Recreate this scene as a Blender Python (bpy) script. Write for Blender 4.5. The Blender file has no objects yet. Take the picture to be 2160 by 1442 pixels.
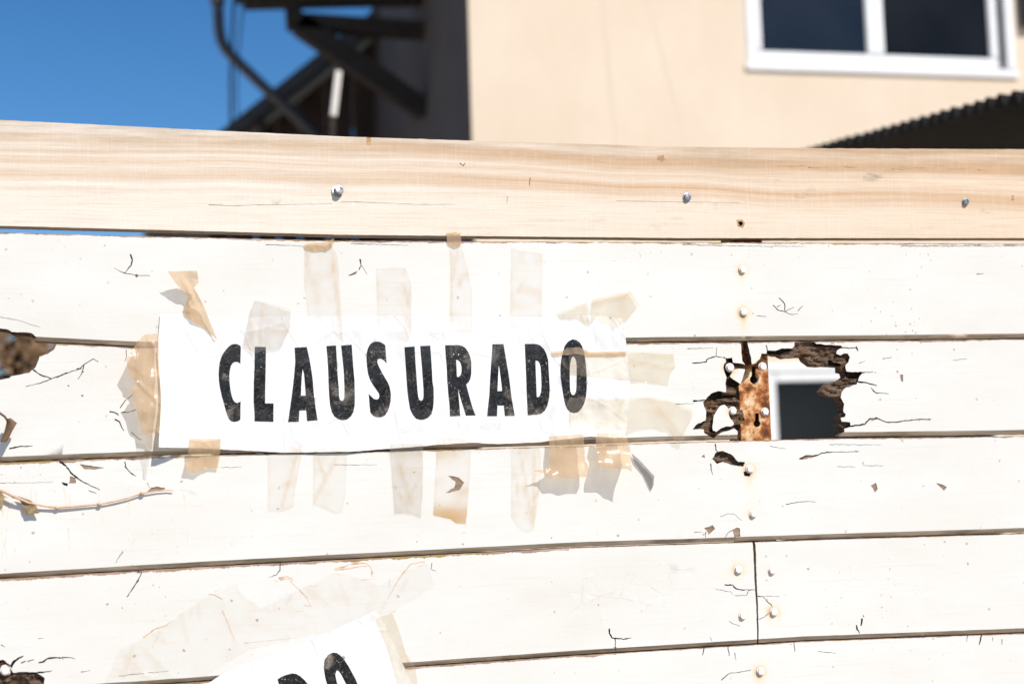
import bpy, bmesh, math, random
from mathutils import Vector, Matrix, noise
from mathutils.geometry import delaunay_2d_cdt

random.seed(7)
scene = bpy.context.scene
COL = scene.collection

# ------------------------------------------------------------------ camera
F = 3000.0; CX, CY = 1080.0, 721.0            # focal length / centre in photo pixels (2160 x 1442)
YAW, PITCH, ROLL = math.radians(12.145), math.radians(5.35), math.radians(-1.78)
CAM = Vector((0.0, -2.06, 1.42))
fwd = Vector((math.sin(YAW) * math.cos(PITCH), math.cos(YAW) * math.cos(PITCH), math.sin(PITCH)))
rt0 = Vector((math.cos(YAW), -math.sin(YAW), 0)); up0 = rt0.cross(fwd)
RT = rt0 * math.cos(ROLL) + up0 * math.sin(ROLL)
UP = up0 * math.cos(ROLL) - rt0 * math.sin(ROLL)
cam_d = bpy.data.cameras.new('camera'); cam = bpy.data.objects.new('camera', cam_d); COL.objects.link(cam)
cam.matrix_world = Matrix(((RT.x, UP.x, -fwd.x, CAM.x), (RT.y, UP.y, -fwd.y, CAM.y), (RT.z, UP.z, -fwd.z, CAM.z), (0, 0, 0, 1)))
cam_d.sensor_width = 36.0; cam_d.lens = 50.0; cam_d.clip_start = 0.05; cam_d.clip_end = 3000
cam_d.dof.use_dof = True; cam_d.dof.aperture_fstop = 2.8; cam_d.dof.aperture_blades = 9
cam_d.dof.focus_distance = -CAM.y / fwd.y * 1.0
scene.camera = cam

# ------------------------------------------------------------------ light
SUN = Vector((0.34, -0.62, 0.76)).normalized()
world = bpy.data.worlds.new('World'); scene.world = world; world.use_nodes = True
wn = world.node_tree.nodes; wl = world.node_tree.links
for n in list(wn): wn.remove(n)
sky = wn.new('ShaderNodeTexSky'); sky.sky_type = 'NISHITA'; sky.sun_disc = False
sky.sun_elevation = math.asin(SUN.z); sky.sun_rotation = math.atan2(SUN.x, SUN.y)
sky.altitude = 1500; sky.air_density = 1.0; sky.dust_density = 0.0; sky.ozone_density = 3.0
bg = wn.new('ShaderNodeBackground'); bg.inputs[1].default_value = 0.11
wo = wn.new('ShaderNodeOutputWorld'); hs = wn.new('ShaderNodeHueSaturation'); hs.inputs['Saturation'].default_value = 1.28; wl.new(sky.outputs[0], hs.inputs['Color']); wl.new(hs.outputs[0], bg.inputs[0]); wl.new(bg.outputs[0], wo.inputs[0])
sd = bpy.data.lights.new('sun', 'SUN'); sd.energy = 5.0; sd.angle = math.radians(0.53); sd.color = (1.0, 0.945, 0.86)
so = bpy.data.objects.new('sun', sd); COL.objects.link(so)
so.rotation_euler = SUN.to_track_quat('Z', 'Y').to_euler(); so.location = SUN * 30
scene.view_settings.view_transform = 'Standard'; scene.view_settings.look = 'None'
scene.view_settings.exposure = 0.14; scene.view_settings.gamma = 1.0
scene.cycles.transparent_max_bounces = 24; scene.cycles.max_bounces = 8
scene.cycles.caustics_reflective = False; scene.cycles.caustics_refractive = False

# ------------------------------------------------------------------ mapping: photo point -> point on the plane y = Y
def ray(px, py):
    return (fwd + RT * ((px - CX) / F) + UP * (-(py - CY) / F))
def M(px, py, Y=0.0):
    d = ray(px, py); return CAM + d * ((Y - CAM.y) / d.y)
def MX(px, py, X):
    d = ray(px, py); return CAM + d * ((X - CAM.x) / d.x)
def crop(ox, oy, s, pts): return [(ox + x / s, oy + y / s) for x, y in pts]
def ZH(*p): return crop(1460, 690, 5.4, p)
def Z1(*p): return crop(0, 640, 3.135, p)
def Z8(*p): return crop(1400, 520, 2.403, p)
def Z5(*p): return crop(1200, 1080, 3.857, p)
def Z6(*p): return crop(1700, 1080, 3.983, p)
def Z7(*p): return crop(0, 1120, 4.4775, p)
def Z4(*p): return crop(200, 1140, 2.842, p)
def ZS(*p): return crop(440, 1180, 4.5, p)
def ZL(*p): return crop(200, 480, 2.67, p)
def ZR(*p): return crop(800, 480, 2.326, p)
def ZB(*p): return crop(400, 880, 3.6, p)
def ZC(*p): return crop(1000, 880, 4.32, p)
def ZK(*p): return crop(400, 0, 3.086, p)

# ------------------------------------------------------------------ node helpers
class NT:
    def __init__(s, name):
        s.m = bpy.data.materials.new(name); s.m.use_nodes = True
        s.t = s.m.node_tree; s.n = s.t.nodes; s.l = s.t.links
        for q in list(s.n): s.n.remove(q)
        s.out = s.n.new('ShaderNodeOutputMaterial')
    def node(s, typ, **kw):
        q = s.n.new(typ)
        for k, v in kw.items():
            if k.startswith('i_'): s.set(q.inputs[k[2:].replace('_', ' ')], v)
            else: setattr(q, k, v)
        return q
    def set(s, sock, v):
        if isinstance(v, bpy.types.NodeSocket): s.l.new(v, sock)
        elif isinstance(v, (tuple, list)) and len(v) == 3 and sock.type == 'RGBA': sock.default_value = (*v, 1)
        else: sock.default_value = v
    def pos(s, scale=(1, 1, 1), off=(0, 0, 0)):
        g = s.node('ShaderNodeNewGeometry')
        mp = s.node('ShaderNodeMapping'); s.l.new(g.outputs['Position'], mp.inputs[0])
        mp.inputs['Scale'].default_value = scale; mp.inputs['Location'].default_value = off
        return mp.outputs[0]
    def noise(s, vec, scale=1.0, detail=4.0, rough=0.55, dist=0.0):
        q = s.node('ShaderNodeTexNoise'); s.l.new(vec, q.inputs['Vector'])
        q.inputs['Scale'].default_value = scale; q.inputs['Detail'].default_value = detail
        q.inputs['Roughness'].default_value = rough; q.inputs['Distortion'].default_value = dist
        return q.outputs['Fac']
    def voro(s, vec, scale, feature='F1', out='Distance', rnd=1.0):
        q = s.node('ShaderNodeTexVoronoi'); q.feature = feature; s.l.new(vec, q.inputs['Vector'])
        q.inputs['Scale'].default_value = scale; q.inputs['Randomness'].default_value = rnd
        return q.outputs[out]
    def math(s, op, a, b=0.0, clamp=False):
        q = s.node('ShaderNodeMath'); q.operation = op; q.use_clamp = clamp
        s.set(q.inputs[0], a); s.set(q.inputs[1], b); return q.outputs[0]
    def ramp(s, fac, stops):
        q = s.node('ShaderNodeValToRGB'); s.l.new(fac, q.inputs[0]); e = q.color_ramp.elements
        while len(e) > 1: e.remove(e[-1])
        for i, (p, c) in enumerate(stops):
            el = e[0] if i == 0 else e.new(p)
            el.position = p
            el.color = (*c, 1) if isinstance(c, (tuple, list)) else (c, c, c, 1)
        return q.outputs[0]
    def mix(s, fac, a, b, mode='MIX'):
        q = s.node('ShaderNodeMix'); q.data_type = 'RGBA'; q.blend_type = mode
        s.set(q.inputs[0], fac); s.set(q.inputs[6], a); s.set(q.inputs[7], b); return q.outputs[2]
    def bump(s, h, strength=0.5, dist=0.001):
        q = s.node('ShaderNodeBump'); s.l.new(h, q.inputs['Height'])
        q.inputs['Strength'].default_value = strength; q.inputs['Distance'].default_value = dist
        return q.outputs[0]
    def attr(s, name):
        q = s.node('ShaderNodeAttribute'); q.attribute_name = name; return q.outputs['Fac']
    def bsdf(s, base, rough=0.6, metal=0.0, normal=None, spec=0.5):
        q = s.node('ShaderNodeBsdfPrincipled')
        s.set(q.inputs['Base Color'], base); s.set(q.inputs['Roughness'], rough); s.set(q.inputs['Metallic'], metal)
        q.inputs['Specular IOR Level'].default_value = spec
        if normal is not None: s.l.new(normal, q.inputs['Normal'])
        return q.outputs[0]
    def done(s, sh): s.l.new(sh, s.out.inputs[0]); return s.m

def simple(name, a, b, scale=20, rough=0.7, metal=0.0, stretch=(1, 1, 1), bump=0.0, spec=0.4):
    t = NT(name); p = t.pos(stretch); f = t.noise(p, scale, 6, 0.6)
    c = t.ramp(f, [(0.3, a), (0.7, b)])
    nrm = t.bump(f, bump, 0.004) if bump else None
    return t.done(t.bsdf(c, rough, metal, nrm, spec))

# painted planks
def make_paint(tint, dirt):
    t = NT('white_paint')
    p = t.pos()
    big = t.noise(t.pos((1, 1, 2.5)), 3.0, 5, 0.6)
    base = t.ramp(big, [(0.28, tuple(c * q for c, q in zip(tint, (0.93, 0.915, 0.885)))), (0.6, tint)])
    grain = t.noise(t.pos((6, 6, 220)), 1.0, 5, 0.65)
    base = t.mix(t.ramp(grain, [(0.56, 0.0), (0.75, dirt)]), base, (0.55, 0.47, 0.40))
    # scattered brown specks
    sx = t.node('ShaderNodeSeparateXYZ'); t.l.new(p, sx.inputs[0]); pc = t.node('ShaderNodeCombineXYZ'); t.l.new(sx.outputs[0], pc.inputs[0]); t.l.new(sx.outputs[2], pc.inputs[1])
    wob = t.node('ShaderNodeVectorMath'); wob.operation = 'ADD'; nn_ = t.node('ShaderNodeTexNoise'); t.l.new(p, nn_.inputs['Vector']); nn_.inputs['Scale'].default_value = 260
    sc_ = t.node('ShaderNodeVectorMath'); sc_.operation = 'SCALE'; t.l.new(nn_.outputs['Color'], sc_.inputs[0]); sc_.inputs['Scale'].default_value = 0.004
    t.l.new(pc.outputs[0], wob.inputs[0]); t.l.new(sc_.outputs[0], wob.inputs[1]); p2d = wob.outputs[0]
    vd = t.node('ShaderNodeTexVoronoi'); vd.voronoi_dimensions = '2D'; vd.feature = 'F1'; t.l.new(p2d, vd.inputs['Vector']); vd.inputs['Scale'].default_value = 30
    gate = t.node('ShaderNodeSeparateColor'); t.l.new(vd.outputs['Color'], gate.inputs[0])
    rad = t.math('MULTIPLY', t.math('SUBTRACT', gate.outputs[0], 0.62, True), 0.17)
    sp = t.math('LESS_THAN', vd.outputs['Distance'], rad)
    sp = t.math('MULTIPLY', sp, t.math('MULTIPLY', gate.outputs[1], 0.75))
    base = t.mix(sp, base, (0.30, 0.19, 0.10))
    v2 = t.node('ShaderNodeTexVoronoi'); v2.voronoi_dimensions = '2D'; t.l.new(p2d, v2.inputs['Vector']); v2.inputs['Scale'].default_value = 120
    g2 = t.node('ShaderNodeSeparateColor'); t.l.new(v2.outputs['Color'], g2.inputs[0])
    clump = t.ramp(t.noise(t.pos((1, 1, 1), (3, 0, 1)), 6, 3), [(0.52, 0.0), (0.68, 1.0)])
    r2 = t.math('MULTIPLY', t.math('MULTIPLY', t.math('SUBTRACT', g2.outputs[0], 0.78, True), 0.9), clump)
    base = t.mix(t.math('MULTIPLY', t.math('LESS_THAN', v2.outputs['Distance'], r2), 0.6), base, (0.25, 0.20, 0.10))
    # rust runs below the bolt heads
    ru = t.attr('rust')
    rn = t.math('MULTIPLY', ru, t.ramp(t.noise(t.pos((90, 90, 12)), 1.0, 4), [(0.25, 0.55), (0.7, 1.3)]), True)
    base = t.mix(rn, base, t.ramp(rn, [(0.0, (0.80, 0.62, 0.24)), (0.5, (0.68, 0.40, 0.09)), (1.0, (0.26, 0.085, 0.02))]))
    h = t.math('ADD', t.math('MULTIPLY', grain, 0.6), t.math('MULTIPLY', t.noise(p, 260, 3), 0.5))
    return t.done(t.bsdf(base, 0.55, 0, t.bump(h, 0.35, 0.0006), 0.35))
PAINT = make_paint((0.728, 0.712, 0.678), 0.30)

def make_chamfer():
    t = NT('weathered_edge_wood')
    n = t.noise(t.pos((5, 40, 160)), 1.0, 6, 0.65); m = t.noise(t.pos((10, 30, 30)), 1.0, 4)
    c = t.ramp(n, [(0.28, (0.20, 0.155, 0.105)), (0.5, (0.46, 0.375, 0.275)), (0.75, (0.64, 0.545, 0.43))])
    c = t.mix(t.ramp(m, [(0.54, 0.0), (0.74, 0.75)]), c, (0.11, 0.08, 0.055))
    return t.done(t.bsdf(c, 0.85, 0, t.bump(n, 0.6, 0.002), 0.2))
CHAMFER = make_chamfer()
def make_edge():
    t = NT('peeled_board_edge')
    n = t.noise(t.pos((25, 25, 60)), 1.0, 5, 0.6); m = t.noise(t.pos((14, 14, 14), (5, 5, 5)), 1.0, 4)
    c = t.ramp(n, [(0.3, (0.16, 0.105, 0.07)), (0.5, (0.38, 0.26, 0.20)), (0.7, (0.60, 0.47, 0.40))])
    c = t.mix(t.ramp(m, [(0.5, 0.0), (0.62, 0.8)]), c, (0.36, 0.25, 0.08))
    return t.done(t.bsdf(c, 0.9, 0, t.bump(n, 0.5, 0.001), 0.2))
EDGE = make_edge()
def make_rot():
    t = NT('rotten_wood')
    n = t.noise(t.pos((22, 22, 300)), 1.0, 8, 0.7, 0.6); m = t.noise(t.pos((30, 30, 60)), 1.0, 5)
    c = t.ramp(n, [(0.28, (0.022, 0.012, 0.007)), (0.45, (0.15, 0.084, 0.048)), (0.6, (0.27, 0.165, 0.10)), (0.8, (0.42, 0.30, 0.20))])
    c = t.mix(t.ramp(m, [(0.4, 0.0), (0.7, 0.55)]), c, (0.17, 0.145, 0.125))
    return t.done(t.bsdf(c, 0.9, 0, t.bump(n, 1.0, 0.006), 0.15))
ROT = make_rot()
def make_peel():
    t = NT('bare_wood')
    n = t.noise(t.pos((30, 30, 300)), 1.0, 6, 0.65)
    c = t.ramp(n, [(0.3, (0.17, 0.11, 0.075)), (0.6, (0.36, 0.25, 0.18)), (0.8, (0.5, 0.38, 0.29))])
    return t.done(t.bsdf(c, 0.9, 0, t.bump(n, 0.6, 0.001), 0.15))
PEEL = make_peel()
CRACK = simple('crack_dirt', (0.02, 0.014, 0.01), (0.09, 0.065, 0.045), 160, 1.0, spec=0.0)
SCRATCH = simple('pencil_scratch', (0.50, 0.47, 0.43), (0.72, 0.70, 0.66), 120, 0.7)
CRAYON = simple('orange_crayon', (0.82, 0.50, 0.36), (0.83, 0.76, 0.70), 160, 0.7)
GLUE = simple('dried_glue', (0.45, 0.20, 0.075), (0.80, 0.62, 0.46), 90, 0.35, spec=0.5)

def make_rail():
    t = NT('pale_pine')
    g = t.node('ShaderNodeNewGeometry'); sp = t.node('ShaderNodeSeparateXYZ'); t.l.new(g.outputs['Position'], sp.inputs[0])
    wob = t.noise(t.pos((1.5, 1.5, 3.0)), 1.0, 3, 0.5)
    z = t.math('ADD', t.math('ADD', sp.outputs['Z'], t.math('MULTIPLY', sp.outputs['X'], 0.017)), t.math('MULTIPLY', t.math('SUBTRACT', wob, 0.5), 0.055))
    cv = t.node('ShaderNodeCombineXYZ'); t.l.new(t.math('MULTIPLY', sp.outputs['X'], 0.35), cv.inputs[0]); t.l.new(t.math('MULTIPLY', z, 62.0), cv.inputs[2])
    band = t.noise(cv.outputs[0], 1.0, 3, 0.5)
    z0 = M(1080, 480).z; z1 = M(1080, 303).z
    zz = t.math('DIVIDE', t.math('SUBTRACT', z, z0), z1 - z0)
    upper = t.ramp(zz, [(0.30, 0.12), (0.62, 1.0), (1.0, 0.9)])
    c = t.mix(t.math('MULTIPLY', t.ramp(band, [(0.40, 0.0), (0.62, 1.0)]), upper), (0.765, 0.695, 0.61), (0.59, 0.415, 0.27))
    right = t.ramp(t.math('MULTIPLY', t.math('ADD', sp.outputs['X'], 0.3), 0.55), [(0.2, 0.0), (0.95, 0.75)])
    c = t.mix(right, c, t.mix(1.0, c, (0.93, 0.78, 0.62), 'MULTIPLY'))  # warmer, darker right end: lens falloff and light angle put into the colour
    fib = t.noise(t.pos((9, 9, 420)), 1.0, 6, 0.7)
    c = t.mix(t.ramp(fib, [(0.48, 0.0), (0.76, 0.42)]), c, (0.42, 0.265, 0.145))
    pore = t.noise(t.pos((60, 60, 700)), 1.0, 4, 0.6)
    c = t.mix(t.ramp(pore, [(0.58, 0.0), (0.8, 0.35)]), c, (0.22, 0.15, 0.09))
    saw = t.noise(t.pos((330, 330, 16)), 1.0, 3, 0.6)
    c = t.mix(t.ramp(saw, [(0.52, 0.0), (0.75, 0.22)]), c, (0.85, 0.76, 0.64))
    topg = t.ramp(zz, [(0.80, 0.0), (0.97, 0.55)])
    grime = t.math('MULTIPLY', topg, t.ramp(t.noise(t.pos((7, 7, 90)), 1.0, 6, 0.7), [(0.4, 0.15), (0.65, 1.0)]))
    c = t.mix(grime, c, (0.36, 0.255, 0.16))
    mould = t.math('MULTIPLY', t.ramp(t.noise(t.pos((9, 9, 26), (2, 0, 7)), 1.0, 6, 0.7), [(0.60, 0.0), (0.72, 0.55)]), t.ramp(sp.outputs['X'], [(0.35, 0.0), (0.95, 1.0)]))
    c = t.mix(mould, c, (0.15, 0.105, 0.075))
    h = t.math('ADD', fib, t.math('MULTIPLY', saw, 0.5))
    return t.done(t.bsdf(c, 0.75, 0, t.bump(h, 0.45, 0.0009), 0.25))
RAIL = make_rail()
KNOT = simple('knot_wood', (0.28, 0.15, 0.07), (0.55, 0.36, 0.20), 60, 0.7, stretch=(1, 1, 4))

# metals
def make_rust():
    t = NT('rusted_steel')
    a = t.noise(t.pos(), 42, 7, 0.65); b = t.noise(t.pos(), 420, 4, 0.6)
    c = t.ramp(a, [(0.36, (0.10, 0.035, 0.015)), (0.46, (0.36, 0.12, 0.035)), (0.53, (0.66, 0.36, 0.16)), (0.62, (0.80, 0.62, 0.42))])
    c = t.mix(t.ramp(b, [(0.5, 0.0), (0.7, 0.5)]), c, (0.22, 0.07, 0.025))
    return t.done(t.bsdf(c, 0.8, 0.05, t.bump(t.math('ADD', a, t.math('MULTIPLY', b, .5)), 0.7, 0.002), 0.3))
RUST = make_rust()
def make_boltpaint():
    t = NT('painted_bolt')
    a = t.noise(t.pos(), 160, 5, 0.6)
    g = t.node('ShaderNodeNewGeometry'); s = t.node('ShaderNodeSeparateXYZ'); t.l.new(g.outputs['Normal'], s.inputs[0])
    side = t.math('ADD', t.ramp(t.math('MULTIPLY', s.outputs['Y'], -1.0), [(0.25, 0.8), (0.8, 0.0)]), t.ramp(a, [(0.62, 0.0), (0.8, 0.5)]), True)
    c = t.mix(side, (0.82, 0.80, 0.76), (0.42, 0.19, 0.06))
    return t.done(t.bsdf(c, 0.5, 0, None, 0.4))
BOLTP = make_boltpaint()
ZINC = simple('zinc_bolt', (0.26, 0.265, 0.27), (0.48, 0.485, 0.49), 300, 0.36, 1.0)

# paper, print and tape
def make_paper():
    t = NT('sign_paper')
    a = t.noise(t.pos(), 22, 5, 0.6); e = t.voro(t.pos((1, 1, .6)), 17, 'DISTANCE_TO_EDGE')
    c = t.ramp(a, [(0.3, (0.75, 0.75, 0.755)), (0.6, (0.79, 0.79, 0.795))])
    yl = t.ramp(t.noise(t.pos((1, 1, 1), (4, 1, 2)), 14, 5, 0.65), [(0.62, 0.0), (0.78, 0.35)])
    c = t.mix(yl, c, (0.76, 0.60, 0.44))
    cr = t.ramp(e, [(0.0, 1.0), (0.03, 0.0)])
    h = t.math('ADD', t.math('MULTIPLY', cr, 0.12), t.noise(t.pos((20, 20, 13)), 1.0, 4, 0.5, 1.0))
    return t.done(t.bsdf(c, 0.45, 0, t.bump(h, 0.45, 0.006), 0.4))
PAPER = make_paper()
def make_ink():
    t = NT('black_print')
    p = t.pos()
    a = t.noise(p, 24, 7, 0.68, 0.5); fine = t.noise(p, 700, 3, 0.6)
    dist = t.noise(p, 60, 3); v = t.node('ShaderNodeVectorMath'); v.operation = 'ADD'; t.l.new(p, v.inputs[0])
    cc = t.node('ShaderNodeCombineXYZ'); t.l.new(t.math('MULTIPLY', dist, 0.05), cc.inputs[0]); t.l.new(t.math('MULTIPLY', dist, 0.04), cc.inputs[2]); t.l.new(cc.outputs[0], v.inputs[1])
    e = t.voro(v.outputs[0], 46, 'DISTANCE_TO_EDGE'); e2 = t.voro(v.outputs[0], 170, 'DISTANCE_TO_EDGE')
    line = t.ramp(e, [(0.0, 1.0), (0.018, 0.0)])
    act = t.ramp(t.noise(t.pos((1, 1, 1), (9, 3, 3)), 34, 3), [(0.42, 0.0), (0.58, 1.0)])
    c = t.ramp(a, [(0.35, (0.007, 0.007, 0.008)), (0.53, (0.016, 0.015, 0.0145)), (0.585, (0.085, 0.072, 0.06)), (0.68, (0.27, 0.235, 0.20))])
    c = t.mix(t.ramp(fine, [(0.55, 0.0), (0.75, 0.30)]), c, (0.12, 0.105, 0.095))
    c = t.mix(t.math('MULTIPLY', t.math('MULTIPLY', line, act), 0.45), c, (0.55, 0.50, 0.46))  # pale crease lines: glints of the tape painted into the print colour
    c = t.mix(t.math('MULTIPLY', t.ramp(t.noise(p, 420, 2, 0.5), [(0.66, 0.0), (0.70, 1.0)]), t.ramp(t.noise(t.pos((1, 1, 1), (1, 7, 5)), 45, 3), [(0.5, 0.0), (0.62, 0.75)])), c, (0.75, 0.72, 0.70))  # white specks: sun glints painted into the print colour
    h = t.math('ADD', t.math('MULTIPLY', line, 1.0), t.math('MULTIPLY', t.ramp(e2, [(0.0, 1.0), (0.12, 0.0)]), t.math('MULTIPLY', act, 0.9)))
    h = t.math('ADD', h, t.math('MULTIPLY', t.noise(p, 120, 3), 0.8))
    return t.done(t.bsdf(c, 0.24, 0, t.bump(h, 0.9, 0.0028), 0.5))
INK = make_ink()
STAMP = simple('stamp_ink', (0.50, 0.50, 0.52), (0.74, 0.74, 0.75), 500, 0.6)
TEAL = simple('teal_stamp_ink', (0.48, 0.62, 0.62), (0.74, 0.80, 0.80), 500, 0.6)

def make_tape(name, tint, diff, opac, rough=0.16, amber=0.0):
    t = NT(name)
    a = t.noise(t.pos((1, 1, 1)), 30, 5, 0.6); st = t.noise(t.pos((40, 40, 9)), 1.0, 5, 0.65)
    tc = t.mix(t.ramp(a, [(0.35, 0.0), (0.7, 1.0)]), tint, tuple(min(1, c * 1.05 + 0.02) for c in tint))
    tc = t.mix(t.attr('amber'), tc, (0.86, 0.68, 0.47))
    tr = t.node('ShaderNodeBsdfTransparent'); t.set(tr.inputs[0], tc)
    nrm = t.bump(t.math('ADD', st, t.math('MULTIPLY', a, 0.6)), 0.35, 0.003)
    am = t.attr('amber')
    pb = t.bsdf(diff, rough, 0, nrm, 0.5)
    tl = t.node('ShaderNodeBsdfTranslucent'); t.set(tl.inputs[0], diff)
    m1 = t.node('ShaderNodeMixShader'); m1.inputs[0].default_value = 0.45; t.l.new(pb, m1.inputs[1]); t.l.new(tl.outputs[0], m1.inputs[2])
    fac = t.math('MULTIPLY', t.ramp(st, [(0.3, 0.75), (0.75, 1.25)]), opac, True)
    m2 = t.node('ShaderNodeMixShader'); t.l.new(fac, m2.inputs[0]); t.l.new(tr.outputs[0], m2.inputs[1]); t.l.new(m1.outputs[0], m2.inputs[2])
    gl = t.node('ShaderNodeBsdfGlossy'); gl.inputs['Roughness'].default_value = 0.32; t.l.new(nrm, gl.inputs['Normal'])
    lw = t.node('ShaderNodeLayerWeight'); lw.inputs[0].default_value = 0.5
    fr = t.math('ADD', t.math('MULTIPLY', t.math('POWER', lw.outputs['Facing'], 4.0), 0.35), 0.016)
    m3 = t.node('ShaderNodeMixShader'); t.l.new(fr, m3.inputs[0]); t.l.new(m2.outputs[0], m3.inputs[1]); t.l.new(gl.outputs[0], m3.inputs[2])
    return t.done(m3.outputs[0])
T_CLEAR = make_tape('clear_tape', (0.993, 0.984, 0.970), (0.80, 0.75, 0.68), 0.03)
T_FILM = make_tape('clear_film', (0.997, 0.993, 0.986), (0.80, 0.77, 0.72), 0.012)
T_YELLOW = make_tape('yellowed_tape', (0.965, 0.93, 0.88), (0.82, 0.73, 0.61), 0.16)
T_AMBER = make_tape('amber_tape', (0.86, 0.76, 0.63), (0.80, 0.60, 0.41), 0.50)
T_GREY = make_tape('dusty_tape', (0.955, 0.94, 0.92), (0.68, 0.64, 0.60), 0.18)
T_SHADOW = make_tape('shadow_grey_film', (0.62, 0.60, 0.60), (0.30, 0.29, 0.30), 0.45)  # grey film tone that imitates a tape's shadow

# surroundings
def make_plaster():
    t = NT('peach_plaster')
    a = t.noise(t.pos((1, 1, .6)), 1.7, 6, 0.65); b = t.noise(t.pos(), 60, 4)
    c = t.ramp(a, [(0.3, (0.675, 0.545, 0.415)), (0.7, (0.75, 0.63, 0.50))])
    return t.done(t.bsdf(c, 0.9, 0, t.bump(b, 0.4, 0.004), 0.2))
PLASTER = make_plaster()
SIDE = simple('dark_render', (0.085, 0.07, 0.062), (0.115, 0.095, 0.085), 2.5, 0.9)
WIRE_SHADOW = simple('wire_shadow_plaster', (0.66, 0.54, 0.42), (0.70, 0.58, 0.46), 3, 0.9)  # slightly darker plaster tone for the painted wire shadows
WFRAME = simple('white_window_paint', (0.76, 0.76, 0.76), (0.83, 0.83, 0.83), 9, 0.45)
TRACK = simple('window_track', (0.10, 0.10, 0.11), (0.16, 0.16, 0.17), 9, 0.5)
def make_glass(sp=0.5):
    t = NT('dark_window_glass')
    a = t.noise(t.pos(), 1.4, 3)
    c = t.ramp(a, [(0.4, (0.008, 0.009, 0.011)), (0.7, (0.016, 0.017, 0.02))])
    return t.done(t.bsdf(c, 0.04, 0, None, sp))
GLASS = make_glass(); GLASS2 = make_glass(0.12)
DARKTIN = simple('dark_corrugated_iron', (0.007, 0.006, 0.0055), (0.02, 0.016, 0.013), 6, 0.65, stretch=(0.4, 4, 4))
TIMBER = simple('dark_timber', (0.02, 0.015, 0.012), (0.05, 0.037, 0.028), 14, 0.85, stretch=(1, 1, 5), bump=0.3)
BARN = simple('old_barn_boards', (0.03, 0.02, 0.015), (0.085, 0.05, 0.034), 7, 0.9, stretch=(4, 4, 0.6), bump=0.3)
ROOFTILE = simple('roof_sheet', (0.05, 0.046, 0.045), (0.09, 0.085, 0.083), 5, 0.7)
PIPE = simple('grey_pipe', (0.05, 0.05, 0.053), (0.085, 0.086, 0.09), 8, 0.5)
CABLE = simple('black_cable', (0.03, 0.03, 0.035), (0.06, 0.06, 0.07), 8, 0.6)
PALE = simple('pale_board', (0.62, 0.57, 0.52), (0.78, 0.73, 0.68), 6, 0.7)
def make_ground():
    t = NT('dry_ground')
    a = t.noise(t.pos(), 0.5, 8, 0.65); b = t.noise(t.pos(), 30, 6, 0.7)
    c = t.ramp(a, [(0.3, (0.42, 0.345, 0.26)), (0.7, (0.54, 0.455, 0.355))])
    c = t.mix(t.ramp(b, [(0.45, 0.0), (0.7, 0.5)]), c, (0.34, 0.275, 0.205))
    return t.done(t.bsdf(c, 0.95, 0, t.bump(b, 0.6, 0.03), 0.1))
GROUND = make_ground()
DRYLEAF = simple('dry_leaf', (0.10, 0.055, 0.028), (0.24, 0.145, 0.075), 60, 0.8)
LEAFTAN = simple('tan_leaf', (0.16, 0.105, 0.05), (0.36, 0.27, 0.14), 120, 0.75)
GREENLEAF = simple('green_leaf', (0.045, 0.065, 0.02), (0.11, 0.13, 0.045), 30, 0.7)
STEM = simple('vine_stem', (0.45, 0.27, 0.17), (0.68, 0.47, 0.34), 120, 0.7)
TWIGM = simple('brown_twig', (0.09, 0.055, 0.035), (0.17, 0.11, 0.07), 60, 0.85)

# ------------------------------------------------------------------ object helpers
def tag(o, label=None, cat=None, group=None, kind=None):
    if label: o['label'] = label
    if cat: o['category'] = cat
    if group: o['group'] = group
    if kind: o['kind'] = kind
    return o
def empty(name, loc, label=None, cat=None, group=None):
    o = bpy.data.objects.new(name, None); COL.objects.link(o); o.location = loc; o.empty_display_size = 0.05
    o['_w'] = tuple(loc)
    return tag(o, label, cat, group)
def wloc(o): return Vector(o['_w']) if o is not None else Vector((0, 0, 0))
def mesh_obj(name, verts, faces, mats, parent=None, fmat=None, smooth=True, attrs=None):
    """verts are world coordinates; the object's origin goes to the bottom centre of its box"""
    if not verts: return None
    lo = Vector((min(v[i] for v in verts) for i in range(3))); hi = Vector((max(v[i] for v in verts) for i in range(3)))
    org = Vector(((lo.x + hi.x) / 2, (lo.y + hi.y) / 2, lo.z))
    me = bpy.data.meshes.new(name)
    me.from_pydata([tuple(Vector(v) - org) for v in verts], [], faces)
    for m in (mats if isinstance(mats, (list, tuple)) else [mats]): me.materials.append(m)
    if fmat: me.polygons.foreach_set('material_index', fmat)
    me.polygons.foreach_set('use_smooth', [smooth] * len(me.polygons))
    if attrs:
        for k, vals in attrs.items():
            a = me.attributes.new(k, 'FLOAT', 'POINT'); a.data.foreach_set('value', vals)
    me.update()
    o = bpy.data.objects.new(name, me); COL.objects.link(o); o['_w'] = tuple(org)
    o.parent = parent; o.location = org - wloc(parent)
    return o
def nz(x, y, z=0.0): return noise.noise(Vector((x, y, z)))
def fbm(x, y, z=0.0): return noise.fractal(Vector((x, y, z)), 0.8, 2.1, 4)
def interp(line, x):
    if x <= line[0][0]: a, b = line[0], line[1]
    elif x >= line[-1][0]: a, b = line[-2], line[-1]
    else:
        for a, b in zip(line, line[1:]):
            if a[0] <= x <= b[0]: break
    return a[1] + (b[1] - a[1]) * (x - a[0]) / (b[0] - a[0])
def area2(p): return sum(p[i][0] * p[(i + 1) % len(p)][1] - p[(i + 1) % len(p)][0] * p[i][1] for i in range(len(p)))
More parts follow.
